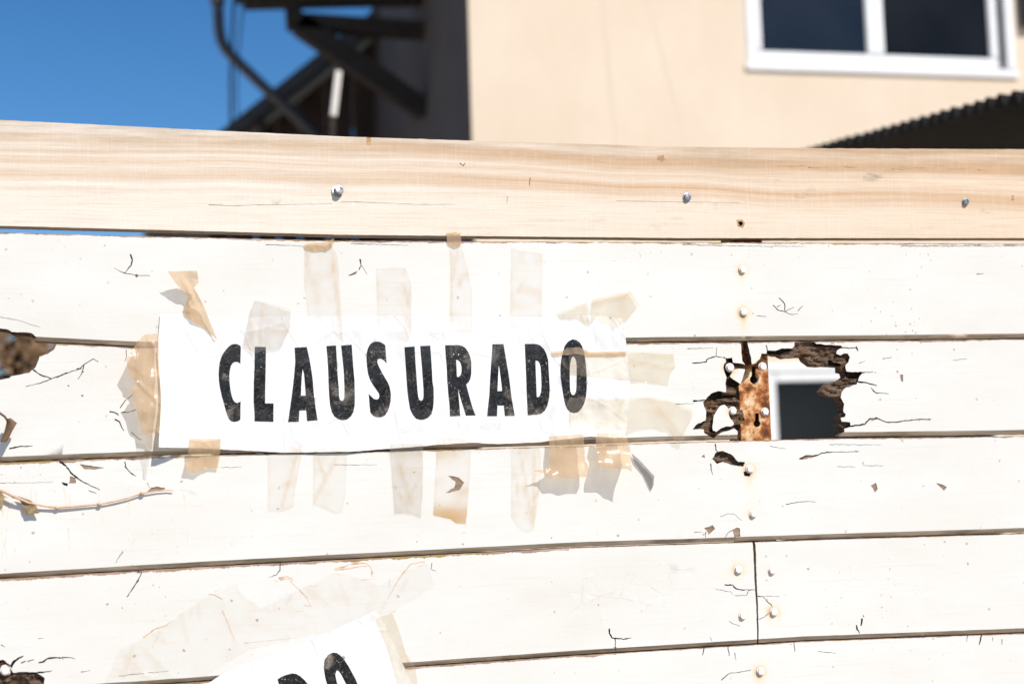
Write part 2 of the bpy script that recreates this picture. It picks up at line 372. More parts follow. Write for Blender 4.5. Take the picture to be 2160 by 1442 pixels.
def jag(poly, amp=1.2, step=6.0, closed=True, seed=0):
    rnd = random.Random(seed + int(poly[0][0] * 13 + poly[0][1] * 7)); out = []
    n = len(poly)
    for i in range(n if closed else n - 1):
        a, b = poly[i], poly[(i + 1) % n]; L = math.hypot(b[0] - a[0], b[1] - a[1]); k = max(1, int(L / step))
        for j in range(k):
            t = j / k
            out.append((a[0] + (b[0] - a[0]) * t + rnd.uniform(-amp, amp) * (1 if j else 0.4), a[1] + (b[1] - a[1]) * t + rnd.uniform(-amp, amp) * (1 if j else 0.4)))
    if not closed: out.append(poly[-1])
    return out
def stroke(pts, w0=2.0, w1=0.6, kind='crack', j=0.8, step=5.0, taper=True):
    p = jag(pts, j, step, False); n = len(p); out = []; rnd = random.Random(n + int(pts[0][0]))
    def w(i):
        t = i / max(1, n - 1)
        a = w0 + (w1 - w0) * t
        if kind == 'crack': a = a * 1.15 + 0.25
        return max(0.45, a * rnd.uniform(0.65, 1.35))
    ws = [w(i) for i in range(n)]
    if kind == 'crack' and w0 > 1.3:
        for i in range(1, n - 1):
            if rnd.random() < 0.16:
                x, y = p[i]; r = rnd.uniform(1.2, 3.0)
                out.append(('peel', [(x - r * rnd.uniform(.8, 1.8), y - r * .3), (x, y - r * rnd.uniform(.5, 1)), (x + r * rnd.uniform(.8, 1.8), y), (x + r * .2, y + r * rnd.uniform(.5, 1))]))
    for i in range(n - 1):
        (x0, y0), (x1, y1) = p[i], p[i + 1]; L = math.hypot(x1 - x0, y1 - y0)
        if L < 1e-3: continue
        ux, uy = (x1 - x0) / L, (y1 - y0) / L; nx, ny = -uy, ux
        e = 0.25
        out.append((kind, [(x0 - ux * e + nx * ws[i] / 2, y0 - uy * e + ny * ws[i] / 2), (x1 + ux * e + nx * ws[i + 1] / 2, y1 + uy * e + ny * ws[i + 1] / 2),
                           (x1 + ux * e - nx * ws[i + 1] / 2, y1 + uy * e - ny * ws[i + 1] / 2), (x0 - ux * e - nx * ws[i] / 2, y0 - uy * e - ny * ws[i] / 2)]))
    return out
def cdt(outline, feats, steiner):
    """triangulate an outline (photo px) with feature polygons inside; returns points, triangles, features of each triangle"""
    vs = []; fs = []
    for poly in [outline] + [f[1] for f in feats]:
        q = [(x, -y) for x, y in poly]
        if area2(q) < 0: q.reverse()
        b = len(vs); vs += [Vector(c) for c in q]; fs.append(list(range(b, b + len(q))))
    vs += [Vector((x, -y)) for x, y in steiner]
    r = delaunay_2d_cdt(vs, [], fs, 1, 1e-3)
    pts = [(v.x, -v.y) for v in r[0]]
    return pts, r[2], r[5]
def grid(x0, y0, x1, y1, s, j=0.25):
    out = []; y = y0
    while y < y1:
        x = x0
        while x < x1:
            out.append((x + random.uniform(-j, j) * s, y + random.uniform(-j, j) * s)); x += s
        y += s
    return out
def bbox(p): return min(q[0] for q in p), min(q[1] for q in p), max(q[0] for q in p), max(q[1] for q in p)

PRIO = {'paint': 0, 'stain': 1, 'scratch': 1, 'crayon': 1, 'glue': 2, 'edge': 2, 'knot': 1, 'chamfer': 3, 'peel': 4, 'rot': 5, 'island': 6, 'crack': 7, 'pit': 7.5, 'hole': 8}
def panel(name, outline, feats, parent, mats, bot=None, bot2=None, thick=22.0, step=22.0, rust_at=(), y_off=0.0, dense=3.2, warp=0.25, seed=0, face='paint'):
    """one board: front face with recessed cracks, peeled and rotten areas, through holes, chamfered lower edge, back and sides"""
    MI = {'paint': 0, 'island': 0, 'stain': 0, 'chamfer': 1, 'edge': 2, 'rot': 3, 'peel': 4, 'crack': 5, 'pit': 5, 'scratch': 6, 'crayon': 7, 'glue': 8, 'knot': 9}
    st = []
    x0, y0, x1, y1 = bbox(outline)
    st += grid(x0 + 3, y0 + 3, x1 - 3, y1 - 3, step)
    for k, p in feats:
        if k == 'rot':
            b = bbox(p); st += grid(b[0], b[1], b[2], b[3], dense, 0.35)
        elif k == 'peel':
            b = bbox(p); st += grid(b[0], b[1], b[2], b[3], 5, 0.3)
    for (bx, by, kr, run) in rust_at:
        st += grid(bx - 22, by - 20, bx + 23, by + 22, 3.5) + (grid(bx - 12, by + 22, bx + 13, by + run, 5) if run > 24 else [])
    feats = list(feats)
    if bot:
        xs = sorted(set([x0 - 5, x1 + 5] + [x0 + (x1 - x0) * i / 60 for i in range(61)]))
        feats.append(('chamfer', [(x, interp(bot, x) + 0.9 * nz(x * 0.03, seed) + 0.5 * nz(x * .2, seed)) for x in xs] + [(x, interp(bot2, x) + 6) for x in reversed(xs)]))
    pts, tris, org = cdt(outline, feats, st)
    kinds = []; FB = [bbox(f[1]) for f in feats]
    for t, o in zip(tris, org):
        k = 'paint'; gx = sum(pts[i][0] for i in t) / 3; gy = sum(pts[i][1] for i in t) / 3
        for i in o:
            if i > 0 and not (FB[i - 1][0] <= gx <= FB[i - 1][2] and FB[i - 1][1] <= gy <= FB[i - 1][3]): continue
            if i > 0 and PRIO[feats[i - 1][0]] > PRIO[k]: k = feats[i - 1][0]
        if 0 not in o: k = 'hole'
        kinds.append(k)
    def level(k):
        if k in ('paint', 'island', 'stain', 'scratch', 'crayon', 'glue', 'knot'): return 'p'
        return k
    def depth(lv, x, y):
        w = warp * (nz(x * 0.012 + seed, y * 0.03) + 0.4 * nz(x * .05, y * .1 + seed))
        if lv == 'p': return w
        if lv == 'chamfer':
            a, b = interp(bot, x), interp(bot2, x); return w + 4.2 * max(0.0, min(1.2, (y - a) / (b - a))) + 0.5 * fbm(x * .05, y * .2, seed)
        if lv == 'edge': return w + 0.7 + 0.5 * fbm(x * .06, y * .3)
        if lv == 'peel': return w + 1.0 + 0.7 * fbm(x * .08, y * .25)
        if lv == 'rot':
            f = fbm(x * 0.045, y * 0.16 + seed); g = abs(nz(x * 0.06, y * 0.55))
            return 5.0 + 5.5 * f + 3.5 * g + 2.2 * abs(nz(x * .07, y * .75, 4)) + 0.8 * nz(x * .3, y * .4)
        return 15.0 if lv == 'pit' else 7.0
    V = []; vid = {}; faces = []; fm = []; rust = []
    def vert(i, lv, d=None):
        key = (i, lv)
        if key not in vid:
            x, y = pts[i]; dd = depth(lv, x, y) if d is None else d
            V.append(M(x, y, y_off + max(-1.5, dd) / 1000.0) if lv != 'back' else (lambda q: Vector((q.x, y_off + thick / 1000.0, q.z)))(M(x, y, y_off)))
            r = 0.0
            for (bx, by, kr, run) in rust_at:
                dx, dy = x - bx, y - by; rr = math.hypot(dx, dy)
                r += kr * math.exp(-(rr / 13.5) ** 2)
                if dy > 0: r += 0.5 * kr * math.exp(-(dx / 8.5) ** 2) * max(0.0, 1 - dy / max(run, 1)) if run > 24 else 0
            rust.append(min(1.0, r)); vid[key] = len(V) - 1
        return vid[key]
    emap = {}
    for t, k in zip(tris, kinds):
        for i in range(3): emap.setdefault((t[i], t[(i + 1) % 3]), k)
        if k == 'hole': continue
        lv = level(k)
        faces.append([vert(i, lv) for i in t]); fm.append(MI[k])
        faces.append([vert(i, 'back') for i in reversed(t)]); fm.append(1)
    wv = {}
    def wvert(co):
        V.append(co); rust.append(0.0); return len(V) - 1
    for (a, b), k in list(emap.items()):
        k2 = emap.get((b, a))
        if k == 'hole': continue
        lv = level(k)
        if k2 is None or k2 == 'hole':
            A, B = vert(a, lv), vert(b, lv); C_, D_ = vert(b, 'back'), vert(a, 'back')
            q = [wvert(V[B]), wvert(V[A]), wvert(V[D_]), wvert(V[C_])]
            faces.append(q); fm.append(3 if k2 == 'hole' else (1 if bot else 0))
        elif level(k2) != lv and (a < b):
            A, B = vert(a, lv), vert(b, lv); l2 = level(k2); C_, D_ = vert(b, l2), vert(a, l2)
            if abs(V[A].y - V[D_].y) + abs(V[B].y - V[C_].y) > 0.0002:
                q = [wvert(V[A]), wvert(V[B]), wvert(V[C_]), wvert(V[D_])]
                faces.append(q); fm.append(3 if ('rot' in (lv, l2) or 'crack' in (lv, l2) or 'pit' in (lv, l2)) else 4)
    o = mesh_obj(name, V, faces, mats, parent, fm, True, {'rust': rust})
    me = o.data
    return o

def thick_box(name, c0, c1, mat, parent=None, bev=0.0):
    bm = bmesh.new(); bmesh.ops.create_cube(bm, size=1.0)
    lo = Vector(map(min, c0, c1)); hi = Vector(map(max, c0, c1))
    for v in bm.verts: v.co = Vector(((lo.x + hi.x) / 2 + v.co.x * (hi.x - lo.x), (lo.y + hi.y) / 2 + v.co.y * (hi.y - lo.y), (lo.z + hi.z) / 2 + v.co.z * (hi.z - lo.z)))
    if bev: bmesh.ops.bevel(bm, geom=bm.edges[:], offset=bev, segments=2, affect='EDGES')
    vs = [v.co.copy() for v in bm.verts]; bm.verts.index_update(); fs = [[v.index for v in f.verts] for f in bm.faces]; bm.free()
    return mesh_obj(name, vs, fs, mat, parent, smooth=False)
def beam(name, a, b, w, h, mat, parent=None):
    """timber of section w x h from a to b"""
    a, b = Vector(a), Vector(b); d = (b - a).normalized(); s = d.cross(Vector((0, 0, 1)))
    s = s.normalized() if s.length > 1e-3 else Vector((1, 0, 0)); u = s.cross(d).normalized(); vs = []
    for p in (a, b):
        for i, j in ((-1, -1), (1, -1), (1, 1), (-1, 1)): vs.append(p + s * (i * w / 2) + u * (j * h / 2))
    return mesh_obj(name, vs, [[0, 1, 2, 3], [7, 6, 5, 4], [0, 4, 5, 1], [1, 5, 6, 2], [2, 6, 7, 3], [3, 7, 4, 0]], mat, parent, smooth=False)
def tube(name, pts, radii, mat, parent=None, n=10):
    vs = []; fs = []; pts = [Vector(p) for p in pts]
    prev = None
    for i, p in enumerate(pts):
        d = (pts[min(i + 1, len(pts) - 1)] - pts[max(i - 1, 0)]).normalized()
        s = d.cross(Vector((0.13, 0.9, 0.3))).normalized() if prev is None else (prev - d * prev.dot(d)).normalized()
        prev = s; u = d.cross(s); r = radii[i] if isinstance(radii, (list, tuple)) else radii
        for k in range(n):
            an = 2 * math.pi * k / n; vs.append(p + (s * math.cos(an) + u * math.sin(an)) * r)
    for i in range(len(pts) - 1):
        for k in range(n): fs.append([i * n + k, i * n + (k + 1) % n, (i + 1) * n + (k + 1) % n, (i + 1) * n + k])
    fs.append(list(range(n - 1, -1, -1))); fs.append([(len(pts) - 1) * n + k for k in range(n)])
    return mesh_obj(name, vs, fs, mat, parent)

# ------------------------------------------------------------------ ground
g = mesh_obj('ground', [(-400, -300, 0), (400, -300, 0), (400, 900, 0), (-400, 900, 0)], [[0, 1, 2, 3]], GROUND); tag(g, kind='structure')

# ------------------------------------------------------------------ the fence
XL, XR = -420.0, 2600.0
fence = empty('fence', (0, 0, 0), 'white painted fence of broad horizontal planks under a bare pine rail', 'fence')
PM = [PAINT, CHAMFER, EDGE, ROT, PEEL, CRACK, SCRATCH, CRAYON, GLUE, KNOT]
RM = [RAIL, RAIL, EDGE, ROT, PEEL, CRACK, SCRATCH, CRAYON, GLUE, KNOT]
def ext(line):
    l = list(line)
    a, b = l[0], l[1]; y = a[1] + (b[1] - a[1]) * (XL - 30 - a[0]) / (b[0] - a[0]); l.insert(0, (XL - 30, y))
    a, b = l[-2], l[-1]; l.append((XR + 30, a[1] + (b[1] - a[1]) * (XR + 30 - a[0]) / (b[0] - a[0]))); return l
def sample(line, xs, amp=0.5, f=0.05, s=0.0): return [(x, interp(line, x) + amp * nz(x * f, s) + amp * .6 * nz(x * f * 4, s + 9)) for x in xs]
def xs_range(a, b, s=9.0):
    n = max(2, int((b - a) / s)); return [a + (b - a) * i / n for i in range(n + 1)]
def outline(top, bot, a=XL, b=XR, amp=0.6, seed=0.0):
    xs = xs_range(a, b); return sample(top, xs, amp, 0.05, seed) + list(reversed(sample(bot, xs, 0.5, 0.05, seed + 3)))

RAIL_T = ext([(0, 253), (360, 271), (720, 288), (1000, 297), (1440, 310), (1740, 313), (2160, 315)])
RAIL_B = ext([(0, 476), (720, 495), (1440, 502), (2160, 502)])
P1T = ext([(0, 490), (250, 497), (500, 503), (720, 508), (1440, 511), (2160, 514)])
P1B = ext([(70, 709.5), (287, 720.5), (700, 719), (1000, 716), (1400, 710.6), (2000, 705), (2160, 703)]); P1C = [(x, y + 9.5) for x, y in P1B]
P2T = [(x, y + 3.0) for x, y in P1C]
P2B = ext([(0, 963), (400, 948), (830, 938), (1230, 927), (1400, 920), (1780, 911), (2000, 908.5), (2160, 906)]); P2C = [(x, y + 9.5) for x, y in P2B]
P3T = [(x, y + 3.5) for x, y in P2C]
P3B = ext([(0, 1209), (400, 1185), (960, 1156), (1200, 1143.5), (1760, 1125), (2160, 1113)]); P3C = [(x, y + 9) for x, y in P3B]
P4T = [(x, y + 2.6) for x, y in P3C]
P4B = ext([(0, 1455), (225, 1440), (400, 1428), (875, 1395), (1200, 1372), (1700, 1341), (2160, 1324)]); P4C = [(x, y + 8) for x, y in P4B]
P5T = [(x, y + 3.0) for x, y in P4C]
P5B = ext([(0, 1705), (1080, 1604), (2160, 1532)]); P5C = [(x, y + 8) for x, y in P5B]
def edge_feat(top, w, a=XL - 5, b=XR + 5, seed=0.0, var=0.8):
    """strip along a board's upper edge where the paint has come off, ragged below"""
    xs = xs_range(a, b, 3.5)
    return ('edge', [(x, interp(top, x) - 4) for x in xs] + [(x, interp(top, x) + max(0.6, w * (1 + var * fbm(x * .03, seed) + 0.5 * nz(x * .3, seed)))) for x in reversed(xs)])

# --- rail
rf = []
for p in ([(440, 432), (490, 434), (560, 432), (700, 430)], [(720, 425), (800, 428), (880, 431), (960, 431)]): rf += stroke(p, 1.0, 0.5, 'peel', 0.3, 14)
rf += stroke([(970, 344), (977, 350), (981, 344)], 2.0, 1.0, 'crack') + stroke([(1118, 376), (1117, 392)], 2.2, 0.8, 'peel') + stroke([(1070, 415), (1069, 428)], 1.6, .6, 'peel')
rf += stroke([(1300, 424), (1560, 428)], .7, .5, 'peel', 0.2, 20)
rf += [('crack', jag([(1556, 468), (1565, 467), (1568, 473), (1561, 477)], .5, 4)), ('knot', jag([(1553, 464), (1566, 463), (1572, 472), (1566, 481), (1556, 478)], 1, 4))]
rf += [('knot', jag([(1388, 328), (1400, 327), (1404, 337), (1396, 343), (1386, 338)], 1, 4)), ('knot', jag([(774, 290), (783, 290), (782, 306), (773, 305)], 1, 4)), ('knot', jag([(2133, 412), (2139, 413), (2140, 422), (2134, 424)], 1, 4))]
for (x, y, l) in ((1640, 350, 60), (1705, 353, 40), (1780, 352, 30), (1880, 357, 46), (2000, 356, 46), (2062, 358, 18), (1925, 353, 30)):
    rf += stroke([(x, y), (x + l * .5, y + 1.5), (x + l, y)], 2.4, 1.2, 'knot', 0.8, 8)
xs = xs_range(XL, XR)
rail = panel('rail', outline(RAIL_T, RAIL_B, amp=0.7, seed=1.0), rf, fence, RM, thick=26, step=26, warp=0.5, seed=3.0)
tag(rail, 'bare pale pine rail with orange grain along the top of the fence')

# --- plank 1
bolts1 = [(1565, 569, 0.45, 60), (1567, 658, 0.85, 70)]
f1 = [edge_feat(P1T, 2.6, seed=1.5)]
for p, w in ((ZL((200, 150), (212, 185), (205, 212), (180, 243), (165, 255)), 1.8), (ZL((165, 255), (130, 240), (108, 225)), .9), (ZL((165, 255), (235, 268), (310, 270)), 1.0),
             (ZL((1493, 178), (1500, 215), (1488, 240)), 1.6), (ZL((1500, 212), (1520, 240), (1532, 262)), .8), (Z8((585, 260), (612, 290), (615, 330)), 1.4),
             (Z8((555, 298), (575, 320), (615, 330), (650, 345), (680, 340)), 1.1), (Z8((615, 330), (660, 305)), .9), (Z8((680, 325), (705, 300)), .8), (Z8((575, 305), (592, 296)), .9),
             (ZL((1175, 395), (1190, 400)), .7), (Z8((470, 350), (520, 355)), .8), ([(1440, 516), (1560, 519), (1700, 520)], .7), ([(1900, 519), (2160, 519)], .8), ([(560, 516), (640, 519)], .8), ([(740, 514), (860, 517)], .7),
             ([(0, 668), (40, 676), (85, 690)], .6), ([(2060, 578), (2075, 577)], 1.0)):
    f1 += stroke(p, w * 1.25, w * .5)
f1 += [('peel', jag(ZL((1425, 268), (1450, 258), (1480, 243), (1470, 262), (1440, 272)), .5, 4)), ('peel', jag(ZL((225, 268), (235, 262), (248, 270), (236, 284)), .5, 4)),
       ('rot', jag([(XL, 668), (-60, 684), (0, 692), (14, 694), (26, 700), (66, 702), (78, 712), (40, 722), (XL, 722)], .8, 5))]
o1 = sample(P1T, xs_range(XL, XR), 1.0, .06, 2.0)
low = [(x, y) for x, y in sample(P1C, xs_range(72, XR), .5, .05, 4)]
o1 += list(reversed(low)) + jag([(68, 708), (40, 707), (28, 706), (18, 700), (0, 697), (-60, 690), (XL, 676)], .8, 6, False)
p1 = panel('plank', o1, f1, fence, PM, P1B, P1C, rust_at=bolts1, seed=11.0)
tag(p1, 'topmost white plank just under the pine rail')

# --- plank 2 (rotted through beside the rusty post)
HOLE = ZH((545, 120), (610, 120), (640, 220), (665, 320), (680, 420), (720, 410), (770, 362), (790, 295), (850, 300), (862, 318), (920, 315), (1000, 325), (1060, 352), (1150, 345), (1270, 340), (1290, 380), (1330, 410),
          (1370, 440), (1450, 446), (1530, 440), (1620, 445), (1690, 452), (1690, 510), (1735, 520), (1750, 560), (1720, 590), (1640, 610), (1580, 630), (1520, 670), (1478, 732), (1500, 765), (1560, 782), (1640, 792), (1672, 795),
          (1680, 840), (1708, 852), (1715, 900), (1718, 960), (1690, 992), (1680, 1040), (1668, 1100), (1682, 1130), (1730, 1150), (1735, 1188), (1700, 1206), (1665, 1240), (1700, 1262), (1700, 1340), (515, 1340), (518, 1180), (552, 1150), (545, 1110),
          (600, 1070), (590, 1010), (570, 940), (500, 930), (490, 900), (548, 880), (540, 832), (500, 810), (500, 690), (545, 652), (580, 570), (605, 480), (598, 420), (570, 380), (560, 260))
R1 = ZH((125, 850), (180, 790), (230, 745), (300, 725), (388, 742), (380, 640), (392, 570), (372, 520), (355, 462), (362, 420), (388, 395), (380, 352), (455, 345), (465, 400), (520, 408), (590, 418), (640, 480), (640, 1200), (520, 1185),
        (480, 1152), (330, 1202), (246, 1262), (140, 1205), (130, 1160), (0, 1165), (60, 1100), (155, 1060), (160, 960), (135, 900))
I1 = ZH((365, 878), (420, 930), (415, 980), (440, 1040), (470, 1080), (475, 1110), (440, 1130), (390, 1125), (330, 1150), (275, 1190), (240, 1190), (230, 1150), (240, 1060), (250, 1000), (290, 930), (330, 890))
I2 = ZH((428, 560), (470, 482), (540, 470), (603, 480), (585, 570), (550, 645), (480, 600))
R2 = ZH((842, 310), (856, 262), (950, 265), (1020, 240), (1140, 240), (1166, 210), (1160, 150), (1362, 150), (1420, 190), (1560, 200), (1690, 205), (1715, 230), (1652, 262), (1640, 300), (1690, 320), (1730, 295), (1770, 300), (1797, 340),
        (1780, 400), (1745, 430), (1757, 502), (1830, 510), (1965, 508), (1905, 562), (1892, 602), (1870, 652), (1790, 672), (1752, 684), (1702, 742), (1692, 802), (1732, 870), (1722, 960), (1752, 990), (1742, 1020), (1692, 1032), (1702, 1075),
        (1802, 1080), (1802, 1132), (1742, 1152), (1600, 1160), (1450, 800), (1100, 500), (870, 330))
bolts2 = [(1538.5, 775.5, 0.95, 30), (1544, 866, 0.6, 20), (1600, 772, 0.35, 20)]
f2 = [edge_feat(P2T, 2.2, seed=4.4), ('hole', jag(HOLE, .7, 5)), ('rot', jag(R1, .8, 5)), ('rot', jag(R2, .8, 5)), ('island', jag(I1, .8, 5)), ('island', jag(I2, .6, 5))]
for p, w in ((Z1((215, 432), (265, 470), (340, 497), (380, 485), (440, 460), (530, 430), (555, 405), (620, 365), (650, 385)), 1.8), (Z1((555, 410), (545, 450), (515, 500)), 1.4), (Z1((340, 497), (270, 525), (170, 548)), 1.2),
             (Z1((725, 715), (760, 720), (785, 740)), 1.8), (Z1((760, 765), (790, 780), (805, 820), (820, 840)), 1.8), (Z1((870, 850), (920, 895), (935, 900)), 1.0), (Z1((60, 958), (120, 946), (215, 940)), 2.2),
             (Z1((835, 305), (838, 350), (825, 380)), .9), (Z1((795, 690), (830, 640), (905, 578)), .9), (Z1((800, 722), (860, 715), (900, 700)), 1.2),
             (Z8((145, 590), (215, 585), (220, 570), (265, 555), (330, 570)), 1.7), (Z8((265, 555), (270, 510)), .9), (Z8((150, 782), (215, 776), (240, 765)), 2.0), (Z8((60, 797), (150, 795)), .7), (Z8((120, 517), (250, 514)), .7),
             (Z8((900, 512), (985, 515)), 1.8), (Z8((975, 505), (985, 530)), 2.2), (Z8((985, 685), (1030, 690), (1080, 705)), 2.2), (Z8((1060, 730), (1080, 742), (1140, 745)), 1.2), (Z8((1050, 715), (1075, 740)), 1.2), (Z8((1000, 640), (1062, 634)), 1.6),
             (Z8((930, 912), (1020, 900), (1045, 872), (1080, 870), (1130, 890), (1200, 886), (1280, 876), (1355, 874)), 2.0), (Z8((1110, 568), (1155, 560)), .8), (Z8((520, 500), (525, 535)), 2.0),
             (Z8((990, 590), (1020, 580)), .6), ([(2010, 760), (2040, 756)], .6)):
    f2 += stroke(p, w * 1.25, w * .55)
for p in (Z8((1198, 650), (1212, 648), (1212, 685), (1202, 680)), Z1((535, 605), (550, 604), (552, 612), (540, 614)), Z1((446, 540), (458, 540), (457, 548), (447, 547)),
          Z8((1062, 873), (1080, 868), (1076, 878), (1050, 884))):
    f2.append(('peel', jag(p, 1.0, 3)))
for p in (ZH((180, 795), (215, 755), (290, 728), (335, 738), (345, 770), (420, 775), (498, 772), (498, 800), (420, 808), (330, 812), (240, 828), (190, 815)), ZH((862, 270), (950, 270), (1020, 245), (1135, 245), (1120, 268), (1040, 290), (990, 318), (930, 312), (868, 316)),
          ZH((1545, 380), (1580, 372), (1610, 400), (1690, 415), (1700, 440), (1620, 445), (1550, 435)), ZH((1700, 508), (1830, 514), (1950, 512), (1905, 555), (1880, 585), (1790, 590), (1745, 560)), ZH((384, 650), (395, 590), (430, 580), (490, 610), (540, 650), (500, 700), (440, 680)),
          ZH((362, 440), (385, 480), (420, 520), (420, 560), (390, 560), (370, 510)), ZH((390, 355), (452, 350), (458, 395), (430, 400)), ZH((1362, 165), (1420, 195), (1560, 205), (1680, 210), (1640, 225), (1500, 222), (1400, 212)), ZH((460, 1115), (545, 1100), (560, 1150), (520, 1175)), ZH((190, 1160), (270, 1185), (250, 1200), (200, 1190))):
    f2.append(('pit', jag(p, .6, 4)))
rr_ = random.Random(3)
for (xa_, ya_, xb_, yb_) in ((1170, 160, 1640, 430), (150, 840, 480, 900), (1500, 600, 1850, 770), (165, 900, 205, 1150)):
    for _ in range(9):
        x, y = rr_.uniform(xa_, xb_), rr_.uniform(ya_, yb_); l = rr_.uniform(30, 110) if xb_ > 300 else rr_.uniform(15, 40)
        f2 += stroke(ZH((x, y), (x + l * .5, y + rr_.uniform(-8, 8)), (x + l, y + rr_.uniform(-10, 10))), rr_.uniform(.8, 1.8), .4)
HL = Z1((-300, 330), (372, 285), (360, 300), (320, 328), (262, 342), (248, 392), (232, 425), (190, 455), (140, 462), (72, 480), (60, 490), (20, 500), (-300, 520))
f2 += [('rot', jag(Z1((-300, 470), (0, 462), (40, 465), (70, 476), (60, 492), (20, 502), (-300, 540)), .5, 4)), ('peel', jag(Z1((255, 335), (325, 322), (320, 332), (262, 352)), .5, 4))]
xs2 = xs_range(120, XR)
o2 = sample(P2T, xs2, .7, .05, 6) + list(reversed(sample(P2C, xs_range(XL, XR), .5, .05, 8)))
o2 += jag([(XL, 812), (-100, 800), (20, 797), (24, 793), (46, 789), (62, 786), (74, 776), (79, 765), (84, 749), (102, 745), (114, 737)], .7, 5, False)
p2 = panel('plank', o2, f2, fence, PM, P2B, P2C, rust_at=bolts2, seed=23.0, thick=20)
tag(p2, 'second white plank rotted through with a ragged hole beside the rusty post')

# --- plank 3
bolts3 = [(1580, 989, 0.85, 60), (1587, 1084, 0.3, 20)]
f3 = [edge_feat(P3T, 3.4, XL - 5, 420, 7.7), edge_feat(P3T, 2.2, 420, XR + 5, 7.9)]
for p, w in ((Z1((395, 1045), (440, 1075), (470, 1120), (520, 1160), (600, 1205), (660, 1230)), 2.4), (Z1((825, 1045), (830, 1080), (860, 1115), (900, 1140)), 1.6), (Z1((585, 1235), (640, 1255)), 1.1), (Z1((975, 1185), (990, 1215)), 1.1),
             (Z8((260, 1000), (265, 1030), (280, 1045)), 2.0), (Z8((238, 1100), (240, 1130), (248, 1155)), 1.4), (Z8((690, 1075), (720, 1060), (780, 1058), (800, 1045), (870, 1040), (990, 1038)), 1.5), (Z8((620, 1305), (700, 1291), (770, 1292)), .9),
             (Z8((840, 1002), (1100, 1003)), .6), (Z8((880, 1115), (970, 1116)), .6), (Z8((1010, 1108), (1110, 1110)), .6), (Z8((540, 1010), (620, 1025)), .6), (Z5((1115, 160), (1110, 205)), 1.0), (Z5((1330, 145), (1290, 170), (1270, 205)), .9), (Z5((1020, 160), (1085, 158)), .6),
             (Z5((1230, 35), (1290, 12), (1340, 12), (1410, 68)), .6), (Z7((1160, 190), (1110, 265), (1095, 300)), 1.0), (ZB((240, 380), (390, 378)), .5), (ZB((1100, 358), (1420, 360)), .5), (Z1((0, 1030 + 155), (130, 1185), (350, 1180)), .5)):
    f3 += stroke(p, w * 1.25, w * .5)
for p in (Z1((525, 1060), (600, 1070), (690, 1085), (640, 1095), (560, 1095)), Z1((465, 1140), (500, 1150), (502, 1187), (455, 1187)), Z1((970, 1250), (1000, 1215), (1040, 1210), (1095, 1220), (1060, 1237), (1000, 1247)), Z8((190, 1065), (205, 1052), (210, 1070)),
          Z8((685, 1077), (720, 1060), (795, 1052), (760, 1066), (700, 1080)), Z5((1100, 130), (1170, 105), (1190, 135), (1135, 180), (1120, 150)), Z5((1330, 145), (1365, 122), (1390, 130), (1395, 195), (1345, 202)), ZB((1955, 440), (2040, 455), (2085, 495), (2050, 550), (1940, 577), (2010, 530), (2020, 490)),
          Z8((1380, 1195), (1410, 1205), (1435, 1220), (1420, 1237)), Z8((1050, 1210), (1075, 1195), (1085, 1225), (1072, 1245))):
    f3.append(('peel', jag(p, 0.8, 3.5)))
f3 += [('crack', jag(Z1((405, 1180), (450, 1188), (446, 1206), (418, 1198)), .4, 4)), ('rot', jag(Z8((265, 1042), (300, 1035), (340, 1050), (380, 1090), (412, 1090), (402, 1115), (340, 1105), (300, 1090), (270, 1100), (245, 1075)), .7, 4)),
       ('rot', jag(Z8((405, 1140), (440, 1140), (436, 1164), (408, 1160)), .6, 4))]
for p in (Z1((205, 1215), (208, 1290)), Z1((235, 1230), (238, 1300)), Z1((420, 1210), (440, 1350), (445, 1440)), Z1((650, 1200), (660, 1320), (680, 1440)), Z1((855, 1200), (850, 1400)), Z1((20, 1360), (16, 1442)), Z1((55, 1300), (50, 1442)), Z1((1210, 1230), (1240, 1400)), Z1((460, 1260), (468, 1400)),
          Z7((10, -20), (30, 120), (20, 260)), Z7((65, -20), (45, 130), (68, 240)), Z7((645, -30), (655, 100), (665, 220)), Z7((1212, -20), (1218, 140)), Z7((1270, 80), (1245, 155)), Z7((1770, -60), (1773, 120)), Z1((1190, 1230), (1330, 1250)), Z1((390, 1420), (560, 1425)), ZB((0, 668), (110, 672))):
    f3 += stroke(p, 2.4, 1.4, 'crayon', .6, 9)
p3 = panel('plank', outline(P3T, P3C, amp=.7, seed=12), f3, fence, PM, P3B, P3C, rust_at=bolts3, seed=37.0)
tag(p3, 'third white plank with faint orange streaks and a dried vine at its left end')

